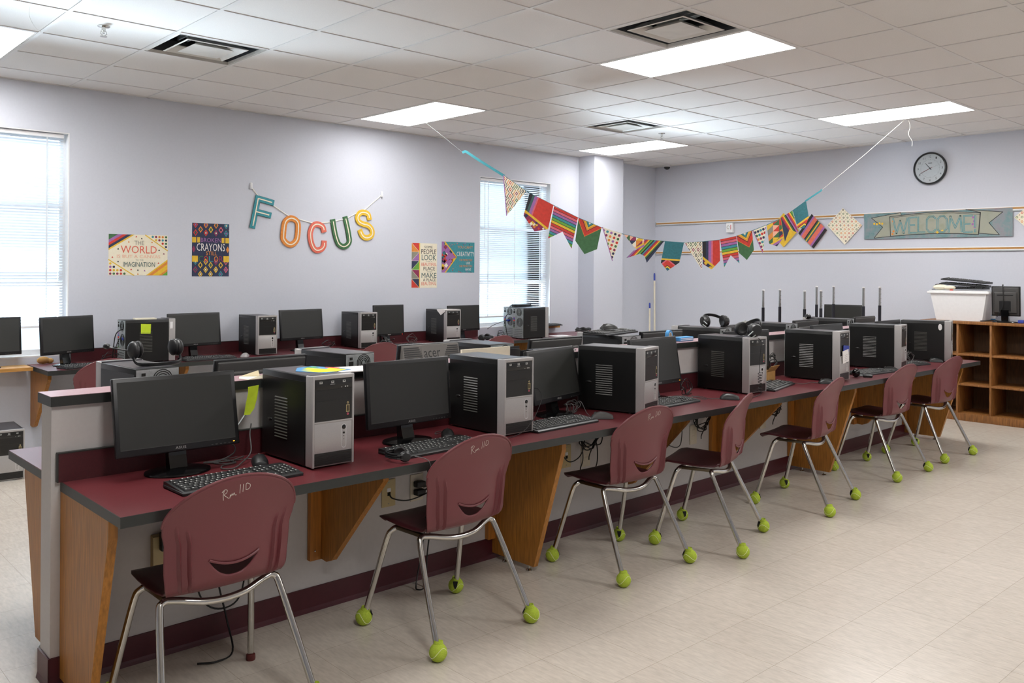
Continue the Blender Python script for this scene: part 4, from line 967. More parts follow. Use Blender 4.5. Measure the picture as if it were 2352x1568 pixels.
tag(b.build('tissue_packet', [M_sky, M_paper], None, (4.51, 3.36, LZ), .01), 'blue packet with white stripes on the ledge by the fourth tower', 'packet')
t = thing('cardboard_box', 'brown cardboard box behind the keyboard beside the fifth tower', 'box', (5.25, 3.17, ZC), .12)
b = MB(); b.box(-.07, .07, -.045, .045, 0, .075); b.build('carton', M_brown, t)
for s, a in ((-1, .5), (1, -.35)): b = MB(); b.box(-.068, .068, 0, .05, 0, .002, 0, 0, 2, Matrix.Translation((0, s * .045, .0755)) @ Matrix.Rotation(a if s < 0 else PI - a, 4, 'X') if s > 0 else Matrix.Translation((0, s * .045, .0755)) @ Matrix.Rotation(PI - .9, 4, 'X')); b.build('flap', M_brown, t)
# things beside the far window
t = thing('router', 'flat black device lying on the rear tower at the far window', 'device', (6.80, 7.24, .7005 + TH + .0015), .1)
MB().box(-.11, .11, -.06, .06, .003, .028, 0, .006).build('shell', M_bezel, t); MB().tube(smooth([(-.11, 0, .015), (-.16, 0, .02), (-.18, .02, .005), (-.14, -.06, .004)], 5), .004, 6).build('cord', M_blackcord, t)
sheet('paper_sheet', 'white paper sheet on the wall counter right of the two turned towers', 'paper', [(7.10, 6.95, .7006), (7.34, 6.95, .7006), (7.36, 7.13, .7006), (7.13, 7.14, .7006)], M_paper)
t = thing('microphone_case', 'black bundle with red and yellow plugs on the wall counter near the column', 'cable bundle', (7.62, 7.02, .7005), -.15)
b = MB().tube(smooth(loops((0, 0, .055), .1, 4, (1, 0, 0), (0, .5, .25), .015, 9), 3), .009, 6); b.build('coil', M_blackcord, t)
b = MB()
for i, m in enumerate((0, 1, 2)): b.lathe([(.006, 0), (.007, .02), (.003, .04)], 8, m, Matrix.Translation((-.02 + .035 * i, -.06, .03 + .008 * i)) @ Matrix.Rotation(1.3, 4, 'X'))
b.build('plug', [M_yell, M_red, M_white], t)
b = MB().ball((0, 0, .03), (.05, .022, .03), 0, 7, 5).ball((.05, .004, .022), (.03, .02, .022), 0, 6, 5); tag(b.build('crumpled_paper', M_brown, None, (1.87, 7.425, .7005), .1), 'tan crumpled paper on the sill behind the left window monitor', 'paper')

# ------------------------------------------------------------------ outlets and cords under the near counter
def plate(label, X, zc, kind, plug=True):
    x, y, _ = rw(X - RO[0], -.0006)
    t = thing('wall_outlet', label, 'outlet', (x, y, zc), RA, 'outlets on the low wall')
    m = M_ivory if kind == 'data' else M_tin
    MB().box(-.037, .037, -.006, 0, -.062, .062, 0, .0025).build('cover_plate', m, t)
    b = MB()
    if kind == 'data':
        b.box(-.010, .010, -.0075, -.005, .006, .022, 1).box(-.008, .008, -.0075, -.005, -.012, .004, 0); b.ball((0, -.006, .048), .0028, 2, 8, 6); b.ball((0, -.006, -.048), .0028, 2, 8, 6); b.build('data_jack', [M_dark, M_white, M_galv], t)
    else:
        for z in (-.02, .02): b.box(-.016, .016, -.0078, -.005, z - .013, z + .013, 0, .002)
        b.build('socket', m, t)
    return t
plate('ivory data plate with a plugged lead, left of the second chair', 2.256, .436, 'data'); plate('power outlet with two black plugs behind the second chair', 2.415, .436, 'power')
plate('ivory data plate left of the third chair', 3.433, .437, 'data'); plate('power outlet under a black cord bundle, behind the third chair', 3.592, .42, 'power')
plate('power outlet under the coiled cord, behind the fourth chair', 4.62, .41, 'power'); plate('small outlet beside the coiled cord near the fifth chair', 5.46, .41, 'power')
x, y, _ = rw(.39, -.001)
t = thing('wall_box', 'beige surface box with a black adapter behind the nearest chair', 'outlet', (x, y, .40), RA)
b = MB(); b.prism([(-.0, -.075), (-.03, -.07), (-.024, .055), (0, .06)], 'x', -.05, .05); b.build('shell', M_ivory, t)
MB().box(-.03, .03, -.055, -.026, .005, .075, 0, .006).build('adapter', M_bezel, t)
def hang(label, pts, r=.003, seed=0): return cord(label, pts, r, M_blackcord, 'cords hanging under the near counter')
yw = lambda x, d=.02: rw(x - RO[0], -d)[1]
hang('black lead from the ivory plate to the outlet beside the second chair', [(2.256, yw(2.25, .012), .43), (2.262, yw(2.25, .03), .415), (2.32, yw(2.3, .05), .40), (2.4, yw(2.4, .05), .405), (2.5, yw(2.5, .03), .42)], .0032)
b = MB()
for z in (.418, .456): b.box(2.39, 2.44, yw(2.4, .045), yw(2.4, .009), z - .014, z + .014, 0, .006)
for d in (0, .02): b.tube(smooth([(2.43, yw(2.4, .035), .44 - d), (2.455 + d, yw(2.4, .05), .46), (2.45 + d, yw(2.4, .03), .55), (2.44 + d, yw(2.4, .02), .67)], 5), .0035, 6)
tag(b.build('power_plug', M_blackcord), 'two black plugs with leads in the outlet behind the second chair', 'plug')
hang('black cord looping to the floor behind the second chair', [(2.46, yw(2.5, .02), .66), (2.47, yw(2.5, .025), .4), (2.42, yw(2.5, .04), .15), (2.36, yw(2.4, .08), .02), (2.34, yw(2.4, .12), .008), (2.40, yw(2.4, .1), .01), (2.46, yw(2.5, .03), .12), (2.5, yw(2.5, .025), .35)], .0035)
hang('black cord from counter to floor behind the nearest chair', [(1.42, yw(1.4), .66), (1.43, yw(1.4, .03), .3), (1.46, yw(1.4, .06), .1), (1.44, yw(1.4, .16), .008), (1.36, yw(1.4, .2), .006), (1.3, yw(1.4, .17), .006)], .0035)
hang('second black cord looping low behind the nearest chair', [(1.55, yw(1.5), .66), (1.56, yw(1.5, .02), .35), (1.53, yw(1.5, .03), .16), (1.44, yw(1.5, .03), .13), (1.37, yw(1.5, .02), .2), (1.34, yw(1.4, .02), .4), (1.33, yw(1.4), .66)], .0035)
for i, (x, z) in enumerate([(3.56, .50), (4.64, .48), (5.52, .47)]):
    y = yw(x, .035)
    hang(['knotted black cord bundle hanging behind the third chair', 'coiled black cord bundle hanging behind the fourth chair', 'black cord bundle hanging behind the fifth chair'][i], [(x - .02, y, .672), (x - .01, y, .6)] + loops((x + .03, y, z + .02), .07, 5, (1, 0, .1), (0, .3, .8), .014, 31 + i) + [(x + .03, y, z - .07), (x + .03, yw(x, .03), z - .1)], .0034)
hang('black lead drooping from the ivory plate behind the third chair', [(3.34, yw(3.4), .67), (3.37, yw(3.4), .5), (3.42, yw(3.4, .03), .415), (3.5, yw(3.5, .04), .43), (3.55, yw(3.5, .03), .5), (3.56, yw(3.5), .66)], .0032)
hang('black lead drooping onto the third chair', [(3.52, yw(3.5, .03), .56), (3.53, yw(3.5, .04), .42), (3.5, yw(3.5, .05), .36), (3.56, yw(3.5, .05), .33), (3.64, yw(3.6, .04), .36), (3.66, yw(3.6, .03), .45), (3.64, yw(3.6), .55)], .0032)
hang('thin black lead drooping left of the fourth chair', [(4.2, yw(4.2), .52), (4.3, yw(4.3, .03), .40), (4.42, yw(4.4, .03), .36), (4.46, yw(4.4, .03), .42), (4.47, yw(4.5), .6), (4.47, yw(4.5), .67)], .0028)
# ------------------------------------------------------------------ posters on the back wall
YW = Y1 - .0013
def put(card, name, label, cat, loc, rz=0., mats=PR, group=None): return tag(card.mb.build(name, mats, None, loc, rz), label, cat, group)
W_, H_ = .482, .341
c = Card([(0, 0), (W_, 0), (W_, H_), (0, H_)], CRM)
tl = [(0, H_), (.195, H_), (0, .215)]; br_ = [(W_, 0), (W_, .13), (.31, 0)]
def diag(tri, dx, dz, n, cols, lay=1):
    """stripes parallel to the long side of a corner triangle"""
    corner, a, b_ = tri; 
    for k in range(len(cols)):
        f0, f1 = n[k], n[k + 1]
        P = lambda f, q: (corner[0] + (q[0] - corner[0]) * f, corner[1] + (q[1] - corner[1]) * f)
        c.poly([P(f0, a), P(f1, a), P(f1, b_), P(f0, b_)], cols[k], lay, False)
diag(tl, 0, 0, [.0, .38, .58, .76, .95, 1.06], [GRN, PUR, RED, NAV, GLD])
diag(br_, 0, 0, [.0, .28, .42, .75, .95, 1.05], [LIM, ORA, GLD, ORA, GLD])
c.line([(W_ * .61, H_), (W_, H_ * .62)], .008, GLD, 2); c.line([(0, H_ * .38), (W_ * .42, 0)], .008, GLD, 2)
rd = random.Random(3)
for i in range(6):
    for j in range(4):
        x, z = W_ * .68 + i * .028, H_ - .014 - j * .028
        if (x - W_ * .61) / (W_ * .39) > (H_ - z) / (H_ * .38) + .12: c.dot(x, z, .010, rd.choice([GRN, AQU, RED, MAG, NAV, PUR, ORA, GLD]), 3)
        x, z = .014 + i * .028, .014 + j * .028
        if x / (W_ * .42) + z / (H_ * .38) < .86: c.dot(x, z, .010, rd.choice([GRN, AQU, RED, MAG, NAV, PUR, ORA, GLD]), 3)
for x, z, m in [(.22, .325, RED), (.265, .31, BLK), (.16, .28, ORA), (.35, .28, ORA), (.075, .22, BLK), (.41, .215, BLK), (.45, .185, MAG), (.03, .15, RED), (.075, .115, BLK), (.405, .105, RED), (.18, .05, RED), (.235, .045, BLK), (.29, .04, PUR), (.235, .012, ORA)]:
    c.poly([(x - .008, z - .006), (x + .008, z - .006), (x, z + .008)], m, 3)
c.text('THE', .205, .285, .255, .29, GRY); c.text('WORLD', .095, .39, .185, .248, SAL); c.text('IS BUT A CANVAS', .065, .42, .145, .172, PEA); c.text('TO THE', .215, .28, .122, .136, GRY); c.text('IMAGINATION', .115, .375, .072, .112, DTE)
put(c, 'poster', 'cream poster with THE WORLD lettering, leftmost on the poster wall', 'poster', (2.365, YW, 1.392), 0, PR, 'posters on the wall')

W_, H_ = .338, .470
c = Card([(0, 0), (W_, 0), (W_, H_), (0, H_)], NAV); rd = random.Random(5)
for j, z in enumerate([.455, .415, .385, .10, .06, .02, .13]):
    for i in range(4):
        x = .03 + i * .093 + (.045 if j % 2 else 0); m = rd.choice([MAG, GLD, PNK, AQU, RED, ORA]); m2 = rd.choice([GRN, CRM, PUR, BLK])
        c.dia(x, z, .021, .03, m, 2); c.dia(x, z, .012, .018, NAV, 3); c.dia(x, z, .007, .011, m2, 4)
for z0, z1, g in ((.298, .345, .07), (.128, .182, .052)):
    c.poly([(0, z0), (g, z0), (g, z1), (0, z1)], GLD, 5); c.poly([(W_ - g, z0), (W_, z0), (W_, z1), (W_ - g, z1)], GLD, 5); 
    if g > .06: c.poly([(.036, z0), (.045, z0), (.045, z1), (.036, z1)], NAV, 6); c.poly([(W_ - .045, z0), (W_ - .036, z0), (W_ - .036, z1), (W_ - .045, z1)], NAV, 6)
for x, z, m in ((.015, .24, MAG), (.325, .24, ORA)): c.dia(x, z, .015, .03, m, 2)
c.text('BROKEN', .077, .262, .303, .341, PUR, 7); c.text('CRAYONS', .04, .298, .225, .292, WHT, 7); c.text('STILL', .125, .225, .188, .222, ORA, 7)
for i, (ch, m) in enumerate(zip('COLOR', (GRN, RED, AQU, ORA, MAG))): c.text(ch, .058 + i * .0465, .098 + i * .0465, .131, .18, m, 7)
put(c, 'poster', 'navy poster reading BROKEN CRAYONS STILL COLOR', 'poster', (3.060, YW, 1.384), 0, PR, 'posters on the wall')

W_, H_ = .337, .478
c = Card([(0, 0), (W_, 0), (W_, H_), (0, H_)], CRM)
cells = [(RED, ORA, 0), (GRY, PUR, 1), (NAV, LIM, 1), (MAG, GRY, 0), (NAV, RED, 0)]
for i, (a, b_, d) in enumerate(cells):
    z1 = H_ - i * .0956; z0 = z1 - .0926; x1 = .098
    c.poly([(0, z0), (x1, z0), (x1, z1), (0, z1)], a, 1); c.poly([(0, z0), (x1, z0), (0, z1)] if d == 0 else [(0, z0), (x1, z0), (x1, z1)], b_, 2); c.line([(0, z1), (x1, z0)] if d == 0 else [(0, z0), (x1, z1)], .003, CRM, 3)
c.poly([(.098, 0), (.108, 0), (.108, H_), (.098, H_)], GLD, 2)
for t_, x0, x1, z0, z1, m in [('SOME', .165, .275, .425, .452, BLK), ('PEOPLE', .125, .325, .363, .415, BLK), ('LOOK', .13, .325, .295, .357, DTE), ('FOR A', .195, .27, .278, .290, GRY), ('BEAUTIFUL', .128, .33, .235, .27, SAL), ('PLACE', .155, .31, .188, .225, BLK), ('OTHERS', .2, .275, .166, .178, GRY), ('MAKE', .13, .33, .108, .16, DTE), ('A PLACE', .15, .32, .07, .1, BLK), ('BEAUTIFUL', .128, .33, .028, .062, SAL)]: c.text(t_, x0, x1, z0, z1, m)
put(c, 'poster', 'tall cream poster reading SOME PEOPLE LOOK, coloured triangles at its left edge', 'poster', (5.421, YW, 1.264), 0, PR, 'posters on the wall')

W_, H_ = .466, .338
c = Card([(0, 0), (W_, 0), (W_, H_), (0, H_)], AQU); rd = random.Random(11)
tri = [(0, 0), (.05, 0), (.205, .172), (.035, H_), (0, H_)]
c.poly(tri, PUR, 1)
for i in range(40):
    x, z = rd.uniform(0, .2), rd.uniform(0, H_); a = rd.uniform(.015, .035)
    p_ = clipc([(x + a, z), (x, z + a), (x - a, z), (x, z - a)], tri)
    c.poly(p_, rd.choice([GLD, RED, NAV, CRM, MAG, ORA, TEA, PUR]), 2 + i % 3)
c.line([(.04, H_), (.205, .172), (.05, 0)], .012, GLD, 6)
for i in range(34):
    x, z = rd.uniform(.1, .45), rd.choice([rd.uniform(0, .05), rd.uniform(.29, .335), rd.uniform(0, .33)])
    if abs(z - .17) * 1.0 + (x - .06) < .17 or (x > .22 and .03 < z < .31): continue
    c.dia(x, z, .007, .007, rd.choice([MAG, RED, ORA, BLK, PNK, PUR]), 3)
for t_, x0, x1, z0, z1, m in [("YOU CAN'T", .22, .44, .268, .298, ORA), ('USE UP', .275, .40, .245, .258, NAV), ('CREATIVITY', .21, .46, .182, .232, WHT), ('THE MORE YOU', .245, .43, .128, .152, ORA), ('USE', .345, .40, .094, .118, WHT), ('THE MORE YOU', .245, .43, .06, .084, ORA), ('HAVE', .335, .415, .022, .05, WHT)]: c.text(t_, x0, x1, z0, z1, m)
put(c, 'poster', 'teal poster with white CREATIVITY lettering beside the far window', 'poster', (5.823, YW, 1.430), 0, PR, 'posters on the wall')

# ------------------------------------------------------------------ letter garland
t = thing('letter_garland', 'hanging garland of five coloured letters spelling FOCUS on the wall', 'garland', (3.6, 7.4669, 1.6))
def loc2(P): return [(x - 3.6, z - 1.6) for x, z in P]
LET = {
 'F': ([[(3.67, 2.106), (3.645, 1.977), (3.619, 1.848)], [(3.671, 2.103), (3.74, 2.089), (3.808, 2.074)], [(3.648, 1.981), (3.71, 1.970), (3.78, 1.956)]], False, AQU),
 'O': ([[(4.007, 1.937), (4.059, 1.919), (4.082, 1.877), (4.079, 1.789), (4.068, 1.735), (4.039, 1.701), (4.002, 1.686), (3.962, 1.699), (3.929, 1.738), (3.928, 1.777), (3.938, 1.871), (3.96, 1.915)]], True, ORA),
 'C': ([[(4.359, 1.837), (4.351, 1.864), (4.324, 1.883), (4.282, 1.892), (4.244, 1.876), (4.221, 1.835), (4.212, 1.787), (4.222, 1.719), (4.245, 1.666), (4.272, 1.642), (4.303, 1.64), (4.338, 1.654), (4.361, 1.682), (4.364, 1.713)]], False, SAL),
 'U': ([[(4.461, 1.927), (4.473, 1.865), (4.489, 1.796), (4.514, 1.728), (4.538, 1.697), (4.582, 1.681), (4.626, 1.699), (4.651, 1.738), (4.642, 1.801), (4.625, 1.878), (4.602, 1.961)]], False, GRN),
 'S': ([[(4.881, 1.981), (4.868, 2.016), (4.83, 2.032), (4.784, 2.03), (4.751, 2.003), (4.743, 1.968), (4.764, 1.933), (4.814, 1.914), (4.864, 1.905), (4.903, 1.878), (4.92, 1.839), (4.912, 1.803), (4.874, 1.781), (4.832, 1.779), (4.798, 1.8), (4.777, 1.838)]], False, GLD)}
for ch, (paths, closed, m) in LET.items():
    b = MB(); s_ = MB()
    for k, P in enumerate(paths):
        P = [(q.x, q.y) for q in smooth([(x, z, 0) for x, z in loc2(P)], 4, closed)]
        def ext(P, e):
            a = Vector(P[0]) - Vector(P[1]); a.normalize(); z = Vector(P[-1]) - Vector(P[-2]); z.normalize()
            return [tuple(Vector(P[0]) + a * e)] + P[1:-1] + [tuple(Vector(P[-1]) + z * e)]
        PO = P if closed else ext(P, .022)
        for q in ribbon2(PO, .052, closed): b.prism([(v.x, v.y) for v in (q if area([(w.x, w.y) for w in q]) > 0 else q[::-1])], 'y', -.001 - .0006 * k, .004, 0)
        for q in ribbon2(PO, .058, closed): b.prism([(v.x, v.y) for v in (q if area([(w.x, w.y) for w in q]) > 0 else q[::-1])], 'y', .0041, .006, 1)
        for q in ribbon2(P, .011, closed): s_.add([(v.x, -.0035 - .0004 * k, v.y) for v in q], [(0, 1, 2, 3)], 0)
    o = b.build('letter_card', [PR[m], M_dteal if ch == 'F' else M_green if ch == 'U' else PR[m]], t); o['label'] = {'F': 'teal letter F', 'O': 'orange letter O', 'C': 'red letter C', 'U': 'green letter U', 'S': 'yellow letter S'}[ch]
    s_.build('centre_stripe', M_cream, o)
P = [(3.608, 2.202), (3.67, 2.132), (3.747, 2.088), (3.822, 2.05), (3.963, 1.968), (4.007, 1.95), (4.119, 1.925), (4.224, 1.903), (4.347, 1.908), (4.441, 1.919), (4.576, 1.953), (4.64, 1.973), (4.73, 2.02), (4.834, 2.064), (4.989, 2.188), (5.032, 2.227)]
MB().tube([(x, .008, z) for x, z in loc2(P)], .0045, 6).build('string', M_pale, t)
for x, z in ((3.604, 2.215), (5.032, 2.231)):
    MB().box(x - 3.6 - .011, x - 3.6 + .011, -.002, .013, z - 1.6 - .03, z - 1.6 + .03, 0, .004).box(x - 3.6 - .006, x - 3.6 + .006, -.014, -.001, z - 1.6 - .03, z - 1.6 - .012, 0, .003).build('wall_hook', M_white, t)

# ------------------------------------------------------------------ right wall: rails, clock, banner, paper diamonds
RZ = -PI / 2; XW = X1 - .0025
for z, l in ((2.11, 'upper wood and metal display rail on the clock wall'), (1.712, 'lower wood and metal display rail on the clock wall')):
    t = thing('display_rail', l, 'rail', (X1 - .001, 7.45, z), RZ, 'display rails on the clock wall')
    MB().box(0, 8.0, -.014, 0, -.024, .024).build('rail', M_white, t); MB().box(.0, 8.0, -.0165, -.0142, -.004, .014).build('cork_strip', M_tan, t)
    MB().box(0, 8.0, -.018, -.0142, -.022, -.014).build('lower_lip', M_galv, t); MB().box(-.012, -.0005, -.018, 0, -.025, .025).build('end_cap', M_galv, t)
t = thing('wall_clock', 'round black rimmed wall clock above the welcome banner', 'clock', (X1 - .001, 3.79, 2.578), RZ)
R2 = Matrix.Rotation(PI / 2, 4, 'X')
MB().lathe([(.165, 0), (.172, .01), (.174, .03), (.168, .042), (.158, .045), (.155, .038), (.155, .02), (.15, .018)], 56, 0, R2).build('rim', M_bezel, t)
b = MB(); b.lathe([(.155, .018), (.155, .021)], 48, 0, R2); f = b.build('dial', M_paper, t)
b = MB()
for i in range(12):
    n = i + 1; V, F_ = text_geo(str(n)); a = PI / 2 - 2 * PI * n / 12; w = .013 if n < 10 else .022; cx, cz = .125 * math.cos(a), .125 * math.sin(a)
    b.add([(cx - w / 2 + v[0] * w, -.0216, cz - .0115 + v[1] * .023) for v in V], F_)
for i in range(60):
    a = 2 * PI * i / 60; r0 = .096 if i % 5 else .09; r1 = .1; q = .0009
    b.add([(r * math.cos(a) + s * q * math.sin(a), -.0216, r * math.sin(a) - s * q * math.cos(a)) for r, s in ((r0, 1), (r0, -1), (r1, -1), (r1, 1))], [(0, 1, 2, 3)])
b.box(-.02, .02, -.0216, -.0212, .053, .0605)
b.build('numerals', M_black, t)
def hand(nm, ang, l0, l1, w, y, m):
    a = R_(90 - ang); d = (math.cos(a), math.sin(a)); n = (-d[1], d[0])
    MB().prism([(d[0] * l0 + n[0] * w, d[1] * l0 + n[1] * w), (d[0] * l0 - n[0] * w, d[1] * l0 - n[1] * w), (d[0] * l1 - n[0] * w * .6, d[1] * l1 - n[1] * w * .6), (d[0] * l1 + n[0] * w * .6, d[1] * l1 + n[1] * w * .6)], 'y', y, y - .001).build(nm, m, t)
hand('hour_hand', 320, -.02, .075, .004, -.0225, M_black); hand('minute_hand', 243, -.025, .115, .003, -.0245, M_black); hand('second_hand', 246, -.03, .105, .001, -.0265, M_red); hand('second_hand_tail', 70, .0, .11, .0006, -.0265, M_grey)
MB().lathe([(.007, .0215), (.007, .029), (.003, .03)], 14, 0, R2).build('hub', M_black, t)
MB().lathe([(.1545, .034), (.1545, .0352)], 48, 0, R2).build('cover_glass', M_glass, t)

def yz(P, y0, z0): return [(y0 - y, z - z0) for y, z in P]
YB, ZB = 4.511, 1.838
c = Card(yz([(4.504, 1.838), (2.987, 1.837), (2.989, 2.121), (4.511, 2.122)], YB, ZB), 0)
tails = [yz([(4.425, 2.074), (4.099, 2.12), (4.09, 2.085), (4.219, 2.076), (4.208, 1.863), (4.394, 1.848), (4.296, 1.967)], YB, ZB), yz([(3.429, 2.122), (3.077, 2.082), (3.206, 1.976), (3.108, 1.853), (3.301, 1.872), (3.286, 2.087)], YB, ZB)]
mid = yz([(4.219, 2.080), (4.05, 2.093), (3.9, 2.104), (3.726, 2.111), (3.55, 2.106), (3.29, 2.082), (3.305, 1.859), (3.5, 1.875), (3.724, 1.882), (3.95, 1.878), (4.208, 1.863)], YB, ZB)
for q in tails: c.poly(q, 1, 1, False); c.line(q + q[:1], .006, 2, 2)
c.poly(mid, 1, 3, False); c.line(mid + mid[:1], .007, 2, 4)
c.line(yz([(4.219, 2.066), (3.9, 2.09), (3.726, 2.097), (3.55, 2.092), (3.295, 2.066)], YB, ZB), .004, 2, 4)
x = .33
for ch, w in zip('WELCOME!', (.155, .075, .07, .09, .095, .13, .08, .02)):
    k = 1 - abs((x + w / 2) - .74) / .5; zo = .05 + .012 * k
    for st in {'W': [[(0, 1), (.25, 0), (.5, .85), (.75, 0), (1, 1)]], 'E': [[(1, 1), (0, 1), (0, 0), (1, 0)], [(0, .5), (.75, .5)]], 'L': [[(0, 1), (0, 0), (1, 0)]], 'C': [[(1, .86), (.75, 1), (.3, 1), (0, .8), (0, .2), (.3, 0), (.75, 0), (1, .14)]], 'O': [[(.3, 1), (0, .8), (0, .2), (.3, 0), (.7, 0), (1, .2), (1, .8), (.7, 1), (.3, 1)]], 'M': [[(0, 0), (.12, 1), (.5, .25), (.88, 1), (1, 0)]], '!': [[(.5, 1), (.5, .3)], [(.5, .12), (.5, 0)]]}[ch]:
        c.line([(x + a * w, zo + e * .165) for a, e in st], .017, 3, 6); c.line([(x + a * w, zo + e * .165) for a, e in st], .006, 1, 7)
    x += w + .02
rd = random.Random(8)
for xx, zz, m in [(.33, .19, 4), (.335, .08, 4), (.325, .05, 4), (1.155, .2, 5), (1.165, .16, 5), (1.15, .13, 5), (1.17, .1, 5), (.12, .17, 6), (.15, .165, 6), (.18, .172, 6), (.21, .168, 6), (.85, .07, 6), (.8, .055, 6)]: c.dot(xx, zz, .012, m, 5)
put(c, 'welcome_banner', 'long teal and grey banner reading WELCOME! on the clock wall', 'banner', (XW - .0172, YB, ZB), RZ, [M_banner, M_rib, M_black, M_aqua, M_orange, M_purple, M_gold])

def wall_diamond(P, m, label, deco):
    y0, z0 = max(p[0] for p in P), min(p[1] for p in P); q = yz(P, y0, z0)
    c = Card(q if area(q) > 0 else q[::-1], m); deco(c, q); return put(c, 'paper_diamond', label, 'paper', (XW - .0172, y0, z0), RZ, PR, 'patterned paper diamonds on the clock wall')
def d_dots(c, q):
    T_, R__, B_, L_ = q; rd = random.Random(2)
    for i in range(9):
        for j in range(9):
            f, g = (i + .5) / 9, (j + .5) / 9
            x = T_[0] + (R__[0] - T_[0]) * f + (L_[0] - T_[0]) * g; z = T_[1] + (R__[1] - T_[1]) * f + (L_[1] - T_[1]) * g
            if (i + j) % 2 == 0: c.dot(x, z, .011, rd.choice([BLK, MAG, RED, ORA, GRN]), 2); c.dot(x, z, .006, CRM, 3)
            else: c.dot(x, z, .0045, rd.choice([BLK, MAG, NAV, RED]), 2, 6)
def d_stripes(c, q):
    T_, R__, B_, L_ = q
    for (f0, f1, m) in [(0, .12, BLK), (.12, .2, PUR), (.2, .37, SAL), (.37, .43, BLK), (.43, .48, GRN), (.48, .53, GLD), (.53, .6, DTE), (.6, .78, SAL), (.78, .87, PUR), (.87, 1, BLK)]:
        P = lambda f: ((T_[0] + (R__[0] - T_[0]) * f, T_[1] + (R__[1] - T_[1]) * f), (L_[0] + (B_[0] - L_[0]) * f, L_[1] + (B_[1] - L_[1]) * f))
        a, b_ = P(f0), P(f1); c.poly([a[0], b_[0], b_[1], a[1]], m, 1, False)
wall_diamond([(5.513, 2.179), (5.31, 1.965), (5.51, 1.763), (5.70, 1.976)], GLD, 'plain yellow paper diamond half hidden by the bunting', lambda c, q: None)
wall_diamond([(5.145, 2.152), (4.952, 1.954), (5.118, 1.741), (5.315, 1.926)], SAL, 'striped red, purple and green paper diamond', d_stripes)
wall_diamond([(4.761, 2.202), (4.53, 1.995), (4.735, 1.781), (4.951, 2.009)], CRM, 'cream spotted paper diamond left of the welcome banner', d_dots)
wall_diamond([(2.76, 2.22), (2.55, 2.02), (2.76, 1.81), (2.973, 2.022)], CRM, 'spotted paper diamond cut off at the right picture edge', d_dots)
t = thing('dispenser_box', 'small white box with red print under the upper rail', 'box', (X1 - .0001, 6.26, 2.03), RZ)
MB().box(-.05, .05, -.045, 0, -.068, .055, 0, .008).build('case', M_white, t)
b = MB(); b.tube([(-.015 + .018 * math.cos(a), -.0458, .0 + .02 * math.sin(a)) for a in [PI * 1.7 * i / 12 for i in range(13)]], .003, 5, 0); b.box(.018, .026, -.0462, -.045, -.03, .03, 1); b.build('print', [M_grey, M_red], t)

# ------------------------------------------------------------------ bunting
LP, RP = Vector((5.0, 6.55)), Vector((8.2, 3.49)); BA = math.atan2(RP.y - LP.y, RP.x - LP.x)
t = thing('bunting', 'patterned pennant bunting strung from ceiling to ceiling across the far corner', 'bunting', (5.0, 6.55, 0), BA)
PEN = [('lattice', [(0.66, 2.355), (0.879, 2.207), (0.692, 1.975)]), ('serape_a', [(0.908, 2.191), (1.135, 2.076), (1.085, 1.849), (0.958, 1.827), (0.852, 1.976)]), ('stripes_h', [(1.14, 2.067), (1.367, 1.96), (1.308, 1.666), (1.222, 1.826), (1.086, 1.761)]),
 ('chevron_g', [(1.372, 1.955), (1.59, 1.868), (1.549, 1.663), (1.431, 1.615), (1.343, 1.742)]), ('dots', [(1.599, 1.871), (1.783, 1.811), (1.694, 1.556)]), ('swallow_dark', [(1.99, 1.758), (2.18, 1.742), (2.018, 1.538), (1.998, 1.601), (1.954, 1.622), (1.824, 1.58), (1.893, 1.652), (1.995, 1.69)]),
 ('patch', [(1.8, 1.805), (2.001, 1.758), (2.054, 1.697), (2.085, 1.628), (2.05, 1.592), (1.98, 1.618), (1.897, 1.687)]), ('teal', [(2.188, 1.74), (2.367, 1.73), (2.325, 1.542), (2.212, 1.463), (2.151, 1.541)]), ('lattice', [(2.371, 1.73), (2.536, 1.74), (2.538, 1.474)]),
 ('serape_b', [(2.539, 1.74), (2.701, 1.758), (2.707, 1.562), (2.629, 1.479), (2.546, 1.53)]), ('stripes_h', [(2.705, 1.763), (2.857, 1.794), (2.889, 1.539), (2.806, 1.615), (2.746, 1.499)]), ('chevron_g', [(2.861, 1.797), (3.004, 1.847), (3.023, 1.664), (2.958, 1.571), (2.884, 1.637)]),
 ('dots', [(3.013, 1.847), (3.138, 1.9), (3.105, 1.643)]), ('patch', [(3.142, 1.896), (3.272, 1.958), (3.299, 1.784), (3.239, 1.701), (3.165, 1.726)]), ('stripes_v', [(3.272, 1.971), (3.379, 2.037), (3.437, 1.828), (3.355, 1.862), (3.312, 1.745)]), ('teal', [(3.384, 2.039), (3.508, 2.131), (3.535, 1.977), (3.493, 1.872), (3.432, 1.872)])]
rd = random.Random(4)
